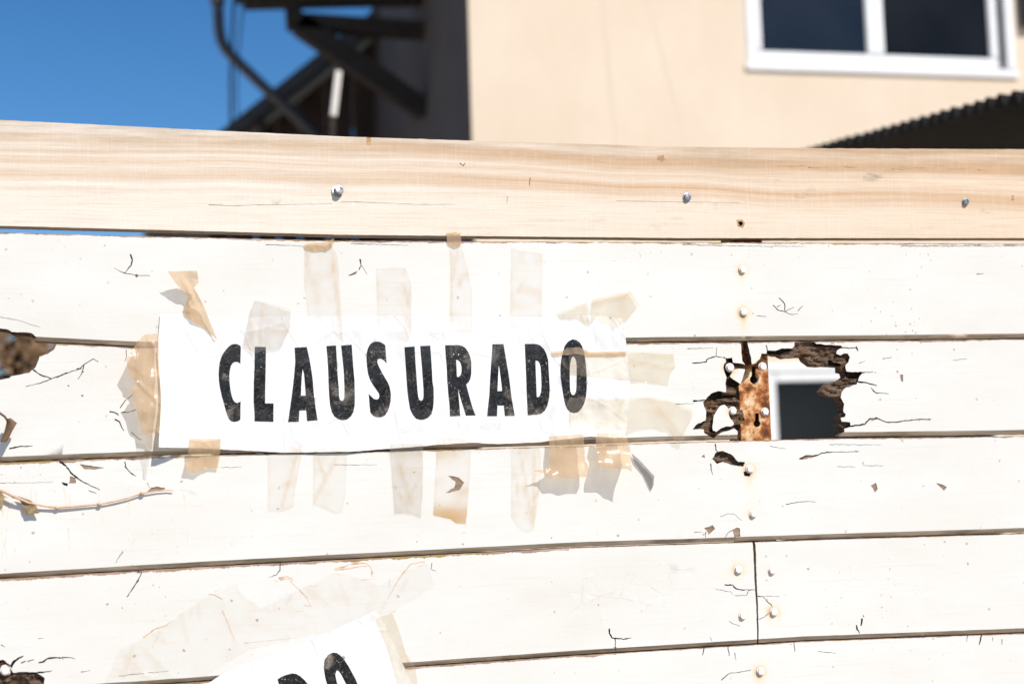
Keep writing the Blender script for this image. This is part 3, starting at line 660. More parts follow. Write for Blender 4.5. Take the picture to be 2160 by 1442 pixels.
# --- plank 4, in two lengths that meet at an upright joint
JL = [(1586.2, 1120), (1588.5, 1150), (1590, 1185), (1592, 1230), (1594, 1258), (1595.5, 1290), (1597, 1330), (1598, 1370)]
JR = [(1592, 1120), (1594, 1150), (1595.2, 1185), (1596.2, 1230), (1598.4, 1258), (1599, 1290), (1600.2, 1330), (1602.4, 1370)]
bolts4 = [(1556, 1201, 0.8, 20), (1565, 1298, 0.25, 20)]
f4 = [edge_feat(P4T, 4.6, XL - 5, 1200, 2.2, .6), edge_feat(P4T, 1.2, 1200, 1700, 2.2, .6)]
for p, w in ((Z5((330, 945), (330, 985), (352, 1020), (400, 1025), (445, 1032), (505, 1020)), 1.9), (Z5((375, 1028), (380, 1120)), 1.3), (Z5((1265, 588), (1335, 590), (1360, 620), (1415, 630), (1512, 628)), 1.9), (Z5((1465, 635), (1445, 675), (1345, 675)), .8), (Z5((1305, 885), (1335, 905), (1390, 925)), .7), (Z5((1195, 625), (1320, 645), (1330, 670)), .6), (Z5((1150, 1018), (1165, 1045)), .7),
             (Z7((1310, 365), (1300, 400)), 1.2), (Z7((1335, 390), (1300, 470), (1240, 560), (1200, 620)), 1.7), (Z4((1110, 125), (1110, 175), (1090, 205), (1045, 218)), 1.2), (Z4((2010, 80), (2015, 95)), 1.2), (Z4((2020, 130), (2015, 170), (2045, 180)), .7),
             (Z7((100, 1280), (130, 1230), (170, 1200), (218, 1178)), 4.2), (Z7((200, 1243), (245, 1222)), 2.0), (Z7((262, 1228), (320, 1210)), 1.4), (Z7((365, 1238), (410, 1230), (440, 1203), (500, 1193), (590, 1192)), 2.6), (Z7((590, 1192), (650, 1188), (710, 1202)), 1.2), (Z7((592, 1180), (594, 1215)), .9), (Z7((320, 1338), (430, 1325), (490, 1315)), 2.4), (Z7((765, 1327), (850, 1312)), .9), (Z7((10, 1070), (45, 1090)), 1.6), (Z7((360, 1010), (410, 1012)), .6), (Z7((1120, 1365), (1400, 1335), (1590, 1318)), .6)):
    f4 += stroke(p, w * 1.25, w * .55)
f4 += [('rot', jag(Z7((-1900, 1250), (-400, 1240), (0, 1215), (30, 1208), (65, 1240), (92, 1255), (104, 1290), (122, 1332), (200, 1325), (330, 1330), (400, 1365), (422, 1385), (412, 1450), (398, 1560), (-1900, 1600)), .8, 5)),
       ('hole', jag(Z7((198, 1366), (240, 1364), (250, 1405), (310, 1460), (330, 1600), (60, 1600), (58, 1432), (108, 1402), (185, 1392)), .6, 4))]
for p in (((245, 505), (108, 545), (108, 750), (305, 738)), ((205, 545), (240, 700), (275, 960)), ((0, 650), (235, 680), (470, 705), (800, 775)), ((0, 810), (235, 690), (400, 620)), ((490, 470), (400, 735)), ((490, 475), (600, 560), (770, 675)), ((430, 583), (670, 583)), ((750, 485), (1040, 460)), ((815, 490), (845, 660), (600, 705)), ((540, 530), (440, 640), (410, 720)), ((810, 490), (1040, 482))):
    f4 += stroke(Z5(*p), 1.0, .7, 'scratch', .2, 14)
for p, w in ((((620, 190), (660, 208)), 4), (((665, 175), (740, 158), (795, 180), (785, 215)), 7), (((680, 190), (750, 178), (780, 205)), 5), (((780, 215), (860, 280), (930, 360), (970, 440)), 3.4), (((800, 225), (900, 330), (985, 380)), 2), (((0, 325), (60, 335), (130, 375)), 5), (((60, 300), (110, 280)), 2),
             (((1195, 90), (1300, 62), (1400, 28), (1500, 35), (1540, 70), (1555, 165)), 6), (((1210, 95), (1330, 85), (1440, 62), (1520, 60)), 6), (((1360, 40), (1480, 30)), 8), (((2055, 18), (1920, 40), (1850, 120), (1790, 210), (1700, 370)), 4), (((2040, 55), (1960, 68)), 3), (((1850, 125), (1905, 92)), 2.5), (((1715, 170), (1715, 290)), 2), (((340, 790), (600, 765), (820, 740)), 2), (((130, 480), (190, 620), (250, 770)), 2.6), (((1440, 190), (1560, 185), (1585, 170)), 3), (((1570, 590), (1700, 760), (1740, 850)), 2), (((960, 240), (1000, 262), (1040, 240)), 2.2), (((720, 320), (760, 315), (800, 340)), 1.4), (((900, 430), (975, 440)), 4)):
    f4 += stroke(ZS(*p), w * .55, w * .22, 'glue', .5, 6)
for p, w in ((Z4((290, 580), (360, 530), (430, 505)), 3.4), (Z4((430, 505), (460, 478)), 1.6), (Z4((345, 640), (380, 570)), 1.2)): f4 += stroke(p, w, w * .5, 'glue', .5, 6)
lowL = [(x, y) for x, y in sample(P4C, xs_range(XL, 1597), .5, .05, 21)]
p4a = panel('plank', sample(P4T, xs_range(XL, 1587), .6, .05, 20) + jag(JL[1:-1], .4, 6, False) + list(reversed(lowL)), f4, fence, PM, P4B, P4C, rust_at=bolts4, seed=41.0)
tag(p4a, 'fourth white plank with amber glue smears, left of the upright joint')
bolts4b = [(1627, 1203, .12, 20), (1631, 1290, .95, 20)]
f4 = [edge_feat(P4T, 1.4, 1580, XR + 5, 2.9, .8)]
for p, w in ((Z5((1540, 680), (1585, 685), (1610, 720), (1645, 750), (1655, 770)), 1.3), (Z5((1590, 680), (1710, 684)), .6), (Z5((1545, 870), (1590, 850), (1625, 820)), .9), (Z6((480, 865), (488, 880)), 1.2), (Z6((472, 890), (468, 920), (462, 950)), 3.0), (Z6((425, 945), (430, 980), (450, 1015)), 2.6)):
    f4 += stroke(p, w * 1.2, w * .6)
lowR = [(x, y) for x, y in sample(P4C, xs_range(1600, XR), .5, .05, 23)]
p4b = panel('plank', sample(P4T, xs_range(1592, XR), .6, .05, 22) + list(reversed(lowR)) + list(reversed(jag(JR[1:-1], .4, 6, False))), f4, fence, PM, P4B, P4C, rust_at=bolts4b, seed=47.0)
tag(p4b, 'fourth white plank right of the upright joint, dotted with brown mould specks')

# --- plank 5
bolts5 = [(1603, 1415, .85, 40)]
f5 = [edge_feat(P5T, 3.4, XL - 5, 1300, 3.2, .6), edge_feat(P5T, 1.4, 1300, XR + 5, 3.5, .8)]
for p, w in ((Z5((1295, 1085), (1293, 1110), (1305, 1165)), 1.6), (Z5((1105, 1090), (1085, 1160)), 1.2), (Z5((1350, 1140), (1360, 1200)), .9), (Z5((1830, 1060), (1838, 1130)), 1.0), (Z5((1240, 1365), (1300, 1310), (1400, 1295), (1480, 1280)), 1.0), (Z6((1475, 1008), (1470, 1050), (1455, 1110)), 2.2), (Z6((1570, 1050), (1568, 1080)), 1.2), (Z6((1645, 1065), (1645, 1110)), 1.0), (Z6((1360, 1030), (1350, 1085)), .8), (Z6((100, 1168), (250, 1182)), .7)):
    f5 += stroke(p, w * 1.2, w * .6)
p5 = panel('plank', outline(P5T, P5C, amp=.6, seed=31), f5, fence, PM, P5B, P5C, rust_at=bolts5, seed=53.0)
tag(p5, 'lowest white plank in view, behind the lower paper sign')

# --- planks on down to the ground
zb = M(1080, interp(P5C, 1080)).z - 0.003
xa, xb = M(XL, 900).x, M(XR, 900).x
while zb > 0.2:
    h = 0.158; vs = []
    prof = [(0.020, zb), (0.0, zb), (0.0, zb - h + 0.008), (0.008, zb - h), (0.020, zb - h)]
    for x in (xa, xb): vs += [(x, y, z) for y, z in prof]
    mesh_obj('plank', vs, [[0, 1, 2, 3, 4][::-1], [5, 6, 7, 8, 9]] + [[i, (i + 1) % 5, (i + 1) % 5 + 5, i + 5] for i in range(5)], PM[:2], fence, smooth=False)
    zb -= h + 0.003

# --- rusty slotted post behind the planks
def keyhole(cx, y0, y1, w, r):
    pts = [(cx - w, y0), (cx + w, y0), (cx + w * 1.1, y1 - r)]
    for k in range(9):
        a = -0.9 + (math.pi + 1.8) * k / 8; pts.append((cx + r * math.cos(a), y1 + r * math.sin(a)))
    pts.append((cx - w * 1.1, y1 - r)); return pts
YP = 0.0215
pl = [(1537, 300), (1546, 500), (1556, 720), (1565, 930), (1577, 1200), (1590, 1500)]; pr = [(x + 62, y) for x, y in pl]
# vertical edges straight in the world
a0 = M(1556, 760, YP); a1 = M(1619, 760, YP)
ztop = M(1600, 330, YP).z; zlow = -0.3
def wpx(X, Z, Y=YP):
    v = Vector((X, Y, Z)) - CAM; d = v.dot(fwd); return (CX + F * v.dot(RT) / d, CY - F * v.dot(UP) / d)
zs = [ztop, 1.75, 1.6, 1.5, 1.4, 1.3, 1.15, 1.0]
post_out = [wpx(a0.x, z) for z in zs] + [wpx(a1.x, z) for z in reversed(zs)]
pf = [('hole', keyhole(1590, 772, 800, 4.0, 8.5)), ('hole', keyhole(1597, 871, 893, 4.0, 7.5))]
for dz in (560, 660, 990, 1085, 1200, 1300): pf.append(('hole', keyhole(1580 + (dz - 700) * .045, dz - 24, dz, 4, 8)))
post = panel('steel_post', post_out, pf, fence, [RUST, RUST, RUST, RUST, RUST, RUST, RUST, RUST, RUST, RUST], thick=4, step=10, y_off=YP, warp=0.15)
tag(post, 'rusty slotted steel post behind the rotten hole in the planks')
zf = min(v[2] for v in ((M(*post_out[len(zs) - 1], YP)),))
for nm, X in (('post_flange', a0.x), ('post_flange', a1.x)):
    thick_box(nm, (X - 0.002, YP + 0.004, 0.0), (X + 0.002, YP + 0.045, ztop), RUST, post)
thick_box('post_back', (a0.x + .002, YP + .041, 0.0), (a1.x - .002, YP + .045, ztop), RUST, post)
thick_box('post_foot', (a0.x + .002, YP, 0.0), (a1.x - .002, YP + 0.004, M(*post_out[len(zs) - 1], YP).z - .001), RUST, post)

# --- bolts
def bolt(px, py, Y, r, mat, parent, tilt=(0, 0), h=0.0055, collar=True, lab=None):
    c = M(px, py, Y); n = 6; vs = []; fs = []
    rot = random.uniform(0, 1); rings = []
    def ring(rad, y, k, off=0):
        b = len(vs)
        for i in range(k):
            a = rot + off + 2 * math.pi * i / k; vs.append(Vector((rad * math.cos(a), y, rad * math.sin(a))))
        return list(range(b, b + k))
    seg = 24
    def hexr(rad, y, bl):
        b = len(vs)
        for i in range(seg):
            a = 2 * math.pi * i / seg; m = (a % (math.pi / 3)) - math.pi / 6
            rr = rad * ((1 - bl) + bl * (math.cos(math.pi / 6) / math.cos(m)) * 1.06)
            vs.append(Vector((rr * math.cos(a + rot), y, rr * math.sin(a + rot))))
        return list(range(b, b + seg))
    R_ = []
    if collar: R_ += [hexr(r * 1.28, 0.0005, 0), hexr(r * 1.25, -0.0012, 0), hexr(r * 1.02, -0.0014, .3)]
    else: R_ += [hexr(r, 0.001, 1)]
    R_ += [hexr(r, -0.0018, 1), hexr(r, -h * .78, 1), hexr(r * .86, -h, .25), hexr(r * .55, -h * 1.03, 0)] + ([hexr(r * .48, -h * .86, 0), hexr(r * .05, -h * .9, 0)] if mat is ZINC else [hexr(r * .05, -h * 1.05, 0)])
    for A, B in zip(R_, R_[1:]):
        for i in range(seg): fs.append([A[i], A[(i + 1) % seg], B[(i + 1) % seg], B[i]])
    fs.append(R_[-1][::-1])
    q = Matrix.Rotation(tilt[0], 3, 'Z') @ Matrix.Rotation(tilt[1], 3, 'X')
    o = mesh_obj('bolt', [c + q @ v for v in vs], fs, mat, parent, smooth=False)
    if lab: tag(o, lab)
    return o
S = 0.00069
bolt(712, 404, 0.0005, 9.8 * S, ZINC, rail, (0.28, -0.22), 0.009, True)
bolt(1449, 416, 0.0, 7.6 * S, ZINC, rail, (0.05, -0.05), 0.005)
bolt(2036, 426, 0.0, 7.0 * S, ZINC, rail, (0, 0), 0.005)
for b, par in ((bolts1, p1), (bolts3, p3), (bolts4, p4a), (bolts4b, p4b), (bolts5, p5)):
    for (x, y, k, r) in b: bolt(x + 1, y, 0.0, (7.6 if k > .3 else 7.0) * S, BOLTP, par, (random.uniform(-.1, .1), random.uniform(-.1, .05)), 0.0040)
bolt(1539, 775, 0.0, 8.0 * S, BOLTP, p2, (0, 0), 0.0045); bolt(1545, 866, 0.001, 7.4 * S, BOLTP, p2, (0, 0), 0.0045)
bolt(1608, 773, YP - 0.0135, 7.8 * S, BOLTP, post, (0, 0), 0.0045); bolt(1613, 868, YP - 0.0005, 7.4 * S, BOLTP, post, (0, 0), 0.0045)
bolt(12, 1412, 0.004, 8.5 * S, BOLTP, p4a, (0.1, 0), 0.006)

# ------------------------------------------------------------------ paper signs
def sm(a, b, x):
    t = max(0.0, min(1.0, (x - a) / (b - a))); return t * t * (3 - 2 * t)
def paper_lift(x, y):
    L = 2.0 + 0.5 * nz(x * .012, y * .02, 3)
    cr = sm(1130, 1150, x)
    L += (0.45 + 1.7 * cr) * fbm(x * .03, y * .018, 5) + cr * 2.2 * abs(nz(x * .045, y * .006, 8))
    L += 13 * math.exp(-((x - 335) / 55.0) ** 2) * sm(820, 945, y) + 5 * math.exp(-((x - 332) / 45.0) ** 2) * sm(680, 860, y)
    L += 5.0 * sm(880, 925, y) * sm(1130, 1220, x)
    L += 2.2 * sm(905, 950, y) * (0.6 + nz(x * .012, 1.1))
    return max(0.8, L)
PAPER1 = [(338, 663), (400, 661), (480, 671), (560, 667), (700, 666), (860, 666), (1000, 668), (1080, 668), (1142, 668), (1180, 664), (1245, 665), (1312, 671), (1317, 690), (1323, 745), (1328, 800), (1326, 860), (1322, 905), (1316, 920), (1300, 923), (1247, 920), (1200, 925), (1140, 932), (1050, 936), (1000, 933), (930, 937), (860, 943),
          (740, 952), (600, 954), (520, 950), (465, 947), (400, 944), (335, 943), (337, 900), (340, 850), (337, 800), (332, 752), (335, 700)]
def L1(*p): return crop(440, 680, 5.143, p)
def L2(*p): return crop(840, 680, 4.909, p)
LETTERS = [
 ('C', L1((350, 262), (335, 245), (310, 235), (285, 232), (255, 236), (225, 255), (195, 285), (165, 325), (140, 370), (120, 430), (112, 500), (108, 560), (112, 640), (125, 720), (145, 810), (170, 900), (195, 985), (215, 1040), (240, 1068), (270, 1078), (305, 1075), (330, 1065), (345, 1050), (348, 850), (330, 865), (305, 872), (285, 862), (265, 835), (250, 790), (238, 730), (228, 650), (225, 580), (230, 520), (243, 470), (262, 440), (285, 428), (310, 428), (330, 437), (345, 450)), None),
 ('L', L1((500, 262), (622, 265), (620, 500), (615, 700), (613, 875), (705, 875), (703, 1078), (498, 1072), (497, 980), (488, 850), (490, 640), (497, 500)), None),
 ('A', L1((932, 272), (1065, 264), (1085, 350), (1110, 480), (1130, 620), (1145, 800), (1165, 950), (1183, 1060), (1068, 1070), (1058, 952), (985, 955), (978, 1078), (862, 1080), (880, 950), (905, 770), (925, 600), (940, 430), (936, 340)), L1((1020, 505), (1035, 560), (1045, 680), (1053, 792), (1003, 792), (1005, 700), (1012, 580))),
 ('U', L1((1277, 255), (1382, 248), (1390, 380), (1400, 560), (1412, 700), (1415, 800), (1425, 838), (1445, 850), (1463, 840), (1473, 805), (1473, 700), (1468, 560), (1455, 420), (1437, 250), (1553, 240), (1560, 350), (1570, 480), (1583, 620), (1587, 800), (1585, 900), (1570, 970), (1545, 1015), (1505, 1050), (1460, 1060), (1410, 1050), (1365, 1020), (1335, 970), (1318, 900), (1308, 800), (1300, 650), (1297, 520), (1290, 400)), None),
 ('S', L1((1917, 248), (1890, 225), (1860, 210), (1820, 205), (1780, 213), (1750, 240), (1728, 280), (1715, 330), (1712, 400), (1718, 480), (1730, 560), (1750, 620), (1785, 680), (1820, 730), (1845, 765), (1853, 795), (1845, 825), (1820, 835), (1790, 825), (1765, 800), (1735, 770), (1740, 830), (1748, 920), (1755, 980), (1785, 1012), (1825, 1028), (1870, 1028), (1910, 1010), (1940, 970), (1960, 920), (1975, 850), (1978, 770), (1965, 700), (1945, 650), (1915, 600), (1880, 540), (1850, 480), (1830, 430), (1833, 405), (1855, 392), (1885, 400), (1910, 420), (1932, 445)), None),
 ('U', L2((63, 255), (170, 247), (178, 400), (190, 560), (200, 700), (207, 770), (220, 800), (238, 810), (255, 798), (262, 760), (260, 680), (252, 560), (240, 400), (226, 243), (332, 238), (340, 350), (350, 500), (355, 610), (367, 680), (368, 800), (362, 880), (345, 945), (310, 985), (265, 1005), (225, 1008), (185, 995), (150, 955), (122, 895), (105, 800), (92, 680), (82, 540), (72, 380)), None),
 ('R', L2((485, 235), (620, 232), (660, 240), (695, 262), (725, 305), (745, 350), (757, 410), (757, 520), (748, 580), (730, 615), (705, 640), (725, 720), (755, 830), (780, 910), (802, 962), (700, 965), (680, 900), (655, 820), (635, 750), (620, 690), (632, 830), (643, 968), (535, 972), (530, 850), (518, 740), (508, 620), (500, 450), (490, 330)), L2((600, 385), (625, 395), (645, 420), (655, 465), (655, 510), (645, 545), (625, 563), (608, 560), (605, 480))),
 ('A', L2((975, 225), (1090, 222), (1103, 300), (1120, 400), (1138, 500), (1155, 620), (1175, 780), (1192, 880), (1207, 967), (1103, 968), (1093, 860), (1028, 860), (1022, 970), (920, 970), (930, 870), (943, 750), (950, 600), (960, 450), (970, 320)), L2((1042, 445), (1050, 490), (1060, 570), (1070, 650), (1075, 708), (1028, 710), (1032, 620), (1036, 530))),
 ('D', L2((1310, 222), (1400, 220), (1440, 225), (1475, 240), (1510, 275), (1535, 325), (1553, 390), (1558, 480), (1565, 600), (1570, 680), (1563, 780), (1545, 860), (1520, 910), (1485, 940), (1440, 955), (1340, 962), (1335, 850), (1328, 700), (1322, 500), (1315, 350)), L2((1422, 395), (1445, 398), (1462, 420), (1475, 470), (1480, 560), (1483, 660), (1478, 720), (1465, 760), (1448, 772), (1435, 770), (1430, 650), (1425, 520))),
 ('O', L2((1805, 173), (1845, 180), (1880, 205), (1905, 245), (1922, 300), (1935, 370), (1945, 450), (1952, 560), (1953, 680), (1945, 770), (1925, 840), (1895, 895), (1860, 930), (1818, 938), (1780, 928), (1748, 895), (1725, 840), (1710, 760), (1692, 650), (1680, 560), (1678, 470), (1688, 380), (1705, 300), (1725, 240), (1760, 195)), L2((1810, 352), (1828, 365), (1842, 400), (1847, 460), (1847, 560), (1845, 660), (1840, 715), (1825, 745), (1810, 752), (1795, 742), (1782, 710), (1778, 640), (1777, 540), (1778, 450), (1788, 390), (1798, 362))),
]
def paper_sign(root, outl, letters, lift, stamps=(), step=7.0):
    feats = []; who = []
    for i, (ch, o, h) in enumerate(letters):
        feats.append(('L', o)); who.append((i, 1))
        if h: feats.append(('H', h)); who.append((i, 0))
    nl = len(letters)
    for k, polys in enumerate(stamps):
        for p in polys: feats.append(('S', p)); who.append((nl + k, 1))
    b = bbox(outl)
    pts, tris, org = cdt(outl, feats, grid(b[0] + 2, b[1] + 2, b[2] - 2, b[3] - 2, step))
    groups = {}
    for t, o in zip(tris, org):
        if 0 not in o: continue
        key = 'sheet'
        for i in o:
            if i > 0:
                w, on = who[i - 1]
                if on and key == 'sheet': key = w
        for i in o:
            if i > 0 and who[i - 1][1] == 0: key = 'sheet'
        groups.setdefault(key, []).append(t)
    co = [M(x, y, -lift(x, y) / 1000.0) for x, y in pts]
    for key in (['sheet'] + [k for k in sorted(k for k in groups if k != 'sheet')]):
        idx = {}; V = []; Fc = []
        for t in groups[key]:
            f = []
            for i in t:
                if i not in idx: idx[i] = len(V); V.append(co[i])
                f.append(idx[i])
            Fc.append(f)
        if key == 'sheet': mesh_obj('sheet', V, Fc, PAPER, root)
        elif key < nl: mesh_obj('letter', V, Fc, INK, root)
        else: mesh_obj('stamp', V, Fc, TEAL if key == nl + 3 else STAMP, root)
def stamp_lines(x, y, w, rows, slope, pitch, seed, skip=()):
    """small rubber-stamp text too worn to read: rows of broken strokes"""
    rnd = random.Random(seed); out = []
    for r in range(rows):
        xx = x + rnd.uniform(0, 6) + r * 0.4; end = x + w - rnd.uniform(0, 8)
        while xx < end:
            l = rnd.uniform(1.2, 3.4); yy = y + r * pitch + (xx - x) * slope
            if rnd.random() > .28: out.append([(xx, yy), (xx + l, yy + l * slope), (xx + l, yy + 2.0 + l * slope), (xx, yy + 2.0)])
            xx += l + rnd.uniform(.7, 1.8)
    return out
STAMPS = [stamp_lines(890, 703, 50, 4, -.19, 5.8, 1), stamp_lines(838, 905, 52, 4, -.13, 6.2, 2), stamp_lines(1011, 888, 45, 4, .17, 4.8, 3), stamp_lines(605, 914, 52, 3, -.16, 5.0, 4)]
s1 = empty('paper_sign', M(830, 950), 'white paper sign with black letters reading CLAUSURADO taped across the planks', 'sign')
paper_sign(s1, jag(PAPER1, .4, 9), LETTERS, paper_lift, STAMPS)

def paper2_lift(x, y): return 1.6 + 0.8 * fbm(x * .02, y * .02, 21) + 0.8 * nz(x * .01, y * .01, 2)
PAPER2 = [(420, 1452), (470, 1420), (520, 1398), (600, 1372), (700, 1330), (790, 1288), (800, 1296), (815, 1322), (838, 1375), (855, 1410), (872, 1445), (905, 1540), (920, 1620), (500, 1700), (440, 1560)]
D2 = ZS((653, 1133), (690, 1110), (730, 1092), (790, 1076), (830, 1080), (875, 1105), (915, 1145), (945, 1180), (1000, 1290), (1015, 1400), (960, 1490), (850, 1540), (790, 1500), (740, 1400), (690, 1250))
D2H = ZS((785, 1210), (830, 1230), (880, 1300), (895, 1380), (870, 1420), (840, 1380))
O2 = ZS((1180, 880), (1215, 882), (1250, 905), (1290, 950), (1330, 1010), (1365, 1075), (1395, 1130), (1415, 1179), (1450, 1300), (1450, 1400), (1400, 1470), (1320, 1470), (1240, 1400), (1180, 1300), (1130, 1200), (1105, 1110), (1092, 1020), (1100, 950), (1130, 905), (1155, 888))
O2H = ZS((1215, 1048), (1235, 1055), (1260, 1090), (1285, 1140), (1305, 1179), (1340, 1280), (1350, 1350), (1320, 1380), (1280, 1330), (1240, 1240), (1215, 1150), (1203, 1090))
s2 = empty('paper_sign', M(690, 1700), 'tilted white paper sign at the bottom edge, only its last letters DO showing', 'sign')
paper_sign(s2, jag(PAPER2, .5, 9), [('D', D2, D2H), ('O', O2, O2H)], paper2_lift)

# ------------------------------------------------------------------ tape
def inside(p, poly):
    x, y = p; c = False; n = len(poly)
    for i in range(n):
        (x1, y1), (x2, y2) = poly[i], poly[(i + 1) % n]
        if (y1 > y) != (y2 > y) and x < (x2 - x1) * (y - y1) / (y2 - y1) + x1: c = not c
    return c
def seg_d(x, y, a, b):
    dx, dy = b[0] - a[0], b[1] - a[1]; t = max(0, min(1, ((x - a[0]) * dx + (y - a[1]) * dy) / (dx * dx + dy * dy + 1e-9)))
    return math.hypot(x - a[0] - t * dx, y - a[1] - t * dy)
def base_lift(x, y):
    L = 0.35
    if inside((x, y), PAPER1): L = paper_lift(x, y) + 0.35
    elif 300 < x < 1360 and 640 < y < 990:
        d = min(seg_d(x, y, PAPER1[i], PAPER1[i - 1]) for i in range(len(PAPER1))); L += paper_lift(x, y) * math.exp(-(d / 16.0) ** 2)
    elif inside((x, y), PAPER2): L = paper2_lift(x, y) + 0.35
    return L
TG = 'strips of packing tape holding the paper signs'
def tape(label, poly, lifts, mat, wr=0.25, seed=0, step=6.0, over=0.0, fold=(), amb=(), nf=None, ams=1.0):
    """a strip of film: outline in photo px, stand-off (mm) given at each corner, small wrinkles added"""
    out = jag(poly, 1.3 if mat is T_FILM else .45, 7)
    b = bbox(poly); rnd = random.Random(seed * 31 + 5); fold = list(fold)
    nf = {T_AMBER: 4, T_FILM: 9, T_GREY: 3, T_YELLOW: 2, T_CLEAR: 2}.get(mat, 0) if nf is None else nf
    if mat in (T_FILM, T_AMBER): step = min(step, 4.5)
    for _ in range(nf):
        fx, fy = rnd.uniform(b[0], b[2]), rnd.uniform(b[1], b[3]); an = rnd.gauss(1.35, .45) * rnd.choice((1, -1)); fl = rnd.uniform(20, 80)
        fold.append((fx, fy, fx + fl * math.cos(an), fy + fl * math.sin(an), rnd.uniform(.5, 1.6), rnd.uniform(2.0, 3.6)))
    pts, tris, org = cdt(out, [], grid(b[0] + 1, b[1] + 1, b[2], b[3], step))
    if isinstance(lifts, (int, float)): lifts = [lifts] * len(poly)
    V = []; AM = []
    for x, y in pts:
        sw = sl = 0.0
        am = 0.22 * max(0.0, fbm(x * .03 + seed * 3.1, y * .03, 4)) + 0.35 * max(0.0, nz(x * .012, y * .05, seed * 1.7) - .25)
        for (ax, ay, rx, ry, k) in amb: am += k * math.exp(-((x - ax) / rx) ** 2 - ((y - ay) / ry) ** 2)
        ed_ = min(seg_d(x, y, poly[i], poly[i - 1]) for i in range(len(poly))); am += 0.11 * math.exp(-(ed_ / 2.5) ** 2)
        for (px, py), l in zip(poly, lifts):
            w = 1.0 / ((x - px) ** 2 + (y - py) ** 2 + 30.0) ** 1.4; sw += w; sl += w * l
        L = base_lift(x, y) + over + max(0, sl / sw) + wr * (0.6 + fbm(x * .05 + seed, y * .03, seed)) * 1.3
        for (fx0, fy0, fx1, fy1, h, wd) in fold:
            dx, dy = fx1 - fx0, fy1 - fy0; LL = math.hypot(dx, dy); t = ((x - fx0) * dx + (y - fy0) * dy) / LL / LL
            if -0.1 < t < 1.1:
                dd = abs((x - fx0) * dy - (y - fy0) * dx) / LL; q = math.exp(-(dd / wd) ** 2) * (1 if 0 <= t <= 1 else .4); L += h * q; am += .3 * q * (h > .9)
        AM.append(min(1.0, am * ams))
        V.append(M(x, y, -max(0.3, L) / 1000.0))
    Fc = [t for t, o in zip(tris, org) if 0 in o]
    o = mesh_obj('packing_tape', V, Fc, mat, attrs={'amber': AM})
    return tag(o, label, 'tape', TG)
tape('crumpled amber tape flap folded outward above the left corner of the CLAUSURADO sign', [(353, 572), (416, 571), (419, 596), (409, 606), (430, 645), (458, 716), (430, 692), (390, 668), (388, 650), (397, 625), (378, 606), (366, 590)], [21, 22, 15, 12, 5, .5, .5, .5, 3, 10, 15, 18], T_AMBER, .8, 1, fold=((410, 600, 455, 712, 3, 4), (385, 590, 412, 640, 3, 4)))
tape('large amber tape bulging off the left end of the CLAUSURADO sign', [(334, 704), (306, 705), (292, 716.5), (266, 761), (276, 796), (292, 806), (276, 822), (287, 860), (301, 911), (335, 914), (339, 900), (340, 831), (335, 767)], [4, 9, 14, 24, 20, 18, 25, 23, 16, 11, 6, 6, 4], T_AMBER, 1.0, 2, fold=((290, 806, 338, 850, 4, 4), (295, 715, 290, 800, 3, 5), (310, 712, 333, 745, 2, 3)))
tape('yellowed tape tail hanging at the lower left corner of the CLAUSURADO sign', [(297, 905), (337, 905), (336, 946), (322, 950), (300, 930)], [14, 8, 14, 16, 15], T_YELLOW, .6, 3)
tape('crumpled clear tape over the top of the letter L', [(538, 632), (615, 652), (613, 690), (592, 735), (565, 738), (535, 745), (513, 727), (528, 656)], [.4, .4, 2, 2.5, 2, 2, 2.5, 1], T_GREY, 1.0, 4, 4.5, fold=((530, 660, 530, 740, 2, 3), (560, 690, 600, 700, 2, 3), (555, 650, 548, 735, 1.5, 3)))
tape('long clear tape strip rising to the plank top above the letter U', [(642, 520), (648, 514), (698, 512), (712, 540), (718, 620), (724, 722), (690, 690), (652, 690), (642, 600)], .3, T_CLEAR, .3, 5, fold=((700, 530, 722, 715, 1.2, 3),))
tape('crumpled yellowed tape end at the plank top above the letter U', [(640, 517), (655, 512), (690, 512), (704, 502), (704, 515), (690, 527), (665, 530), (645, 526)], [.6, 1, 2, 3, 3, 1, .5, .5], T_AMBER, .9, 6, 4)
tape('clear tape strip standing above the letter S', [(793, 566), (855, 564), (868, 600), (868, 700), (858, 722), (797, 700)], .25, T_CLEAR, .3, 7)
tape('clear tape strip running from the pine rail down above the letter R', [(946, 514), (972, 512), (985, 560), (996, 610), (997, 700), (950, 700), (951, 560)], .25, T_CLEAR, .35, 8, fold=((952, 530, 950, 665, 1.2, 2.5), (965, 520, 958, 580, 1.5, 2.5)))
tape('small brown tape end stuck across the gap under the pine rail', [(941, 491), (972, 489), (973, 516), (960, 520), (944, 515)], [.5, .6, 1, 2, 1], T_AMBER, .8, 9, 4)
tape('pale tape strip standing above the second letter A', [(1078, 524), (1145, 536), (1142, 690), (1076, 690)], .25, T_CLEAR, .25, 10)
tape('narrow yellowed tape wedge on the top edge above the letter O', [(1172, 662), (1205, 648), (1238, 638), (1244, 648), (1243, 690), (1215, 672), (1180, 674)], [.3, 1, 2, 2, .5, .4, .3], T_YELLOW, .5, 11)
tape('folded yellowed tape at the top right corner of the CLAUSURADO sign', [(1250, 632), (1329, 613), (1348, 643), (1322, 674), (1312, 682), (1296, 692), (1276, 680), (1262, 664), (1246, 684)], [2, 3, 3, 2, 2, 3, 2, 1, .5], T_YELLOW, .6, 12, fold=((1250, 636, 1330, 618, 2, 4), (1262, 664, 1278, 682, 1.5, 3)))
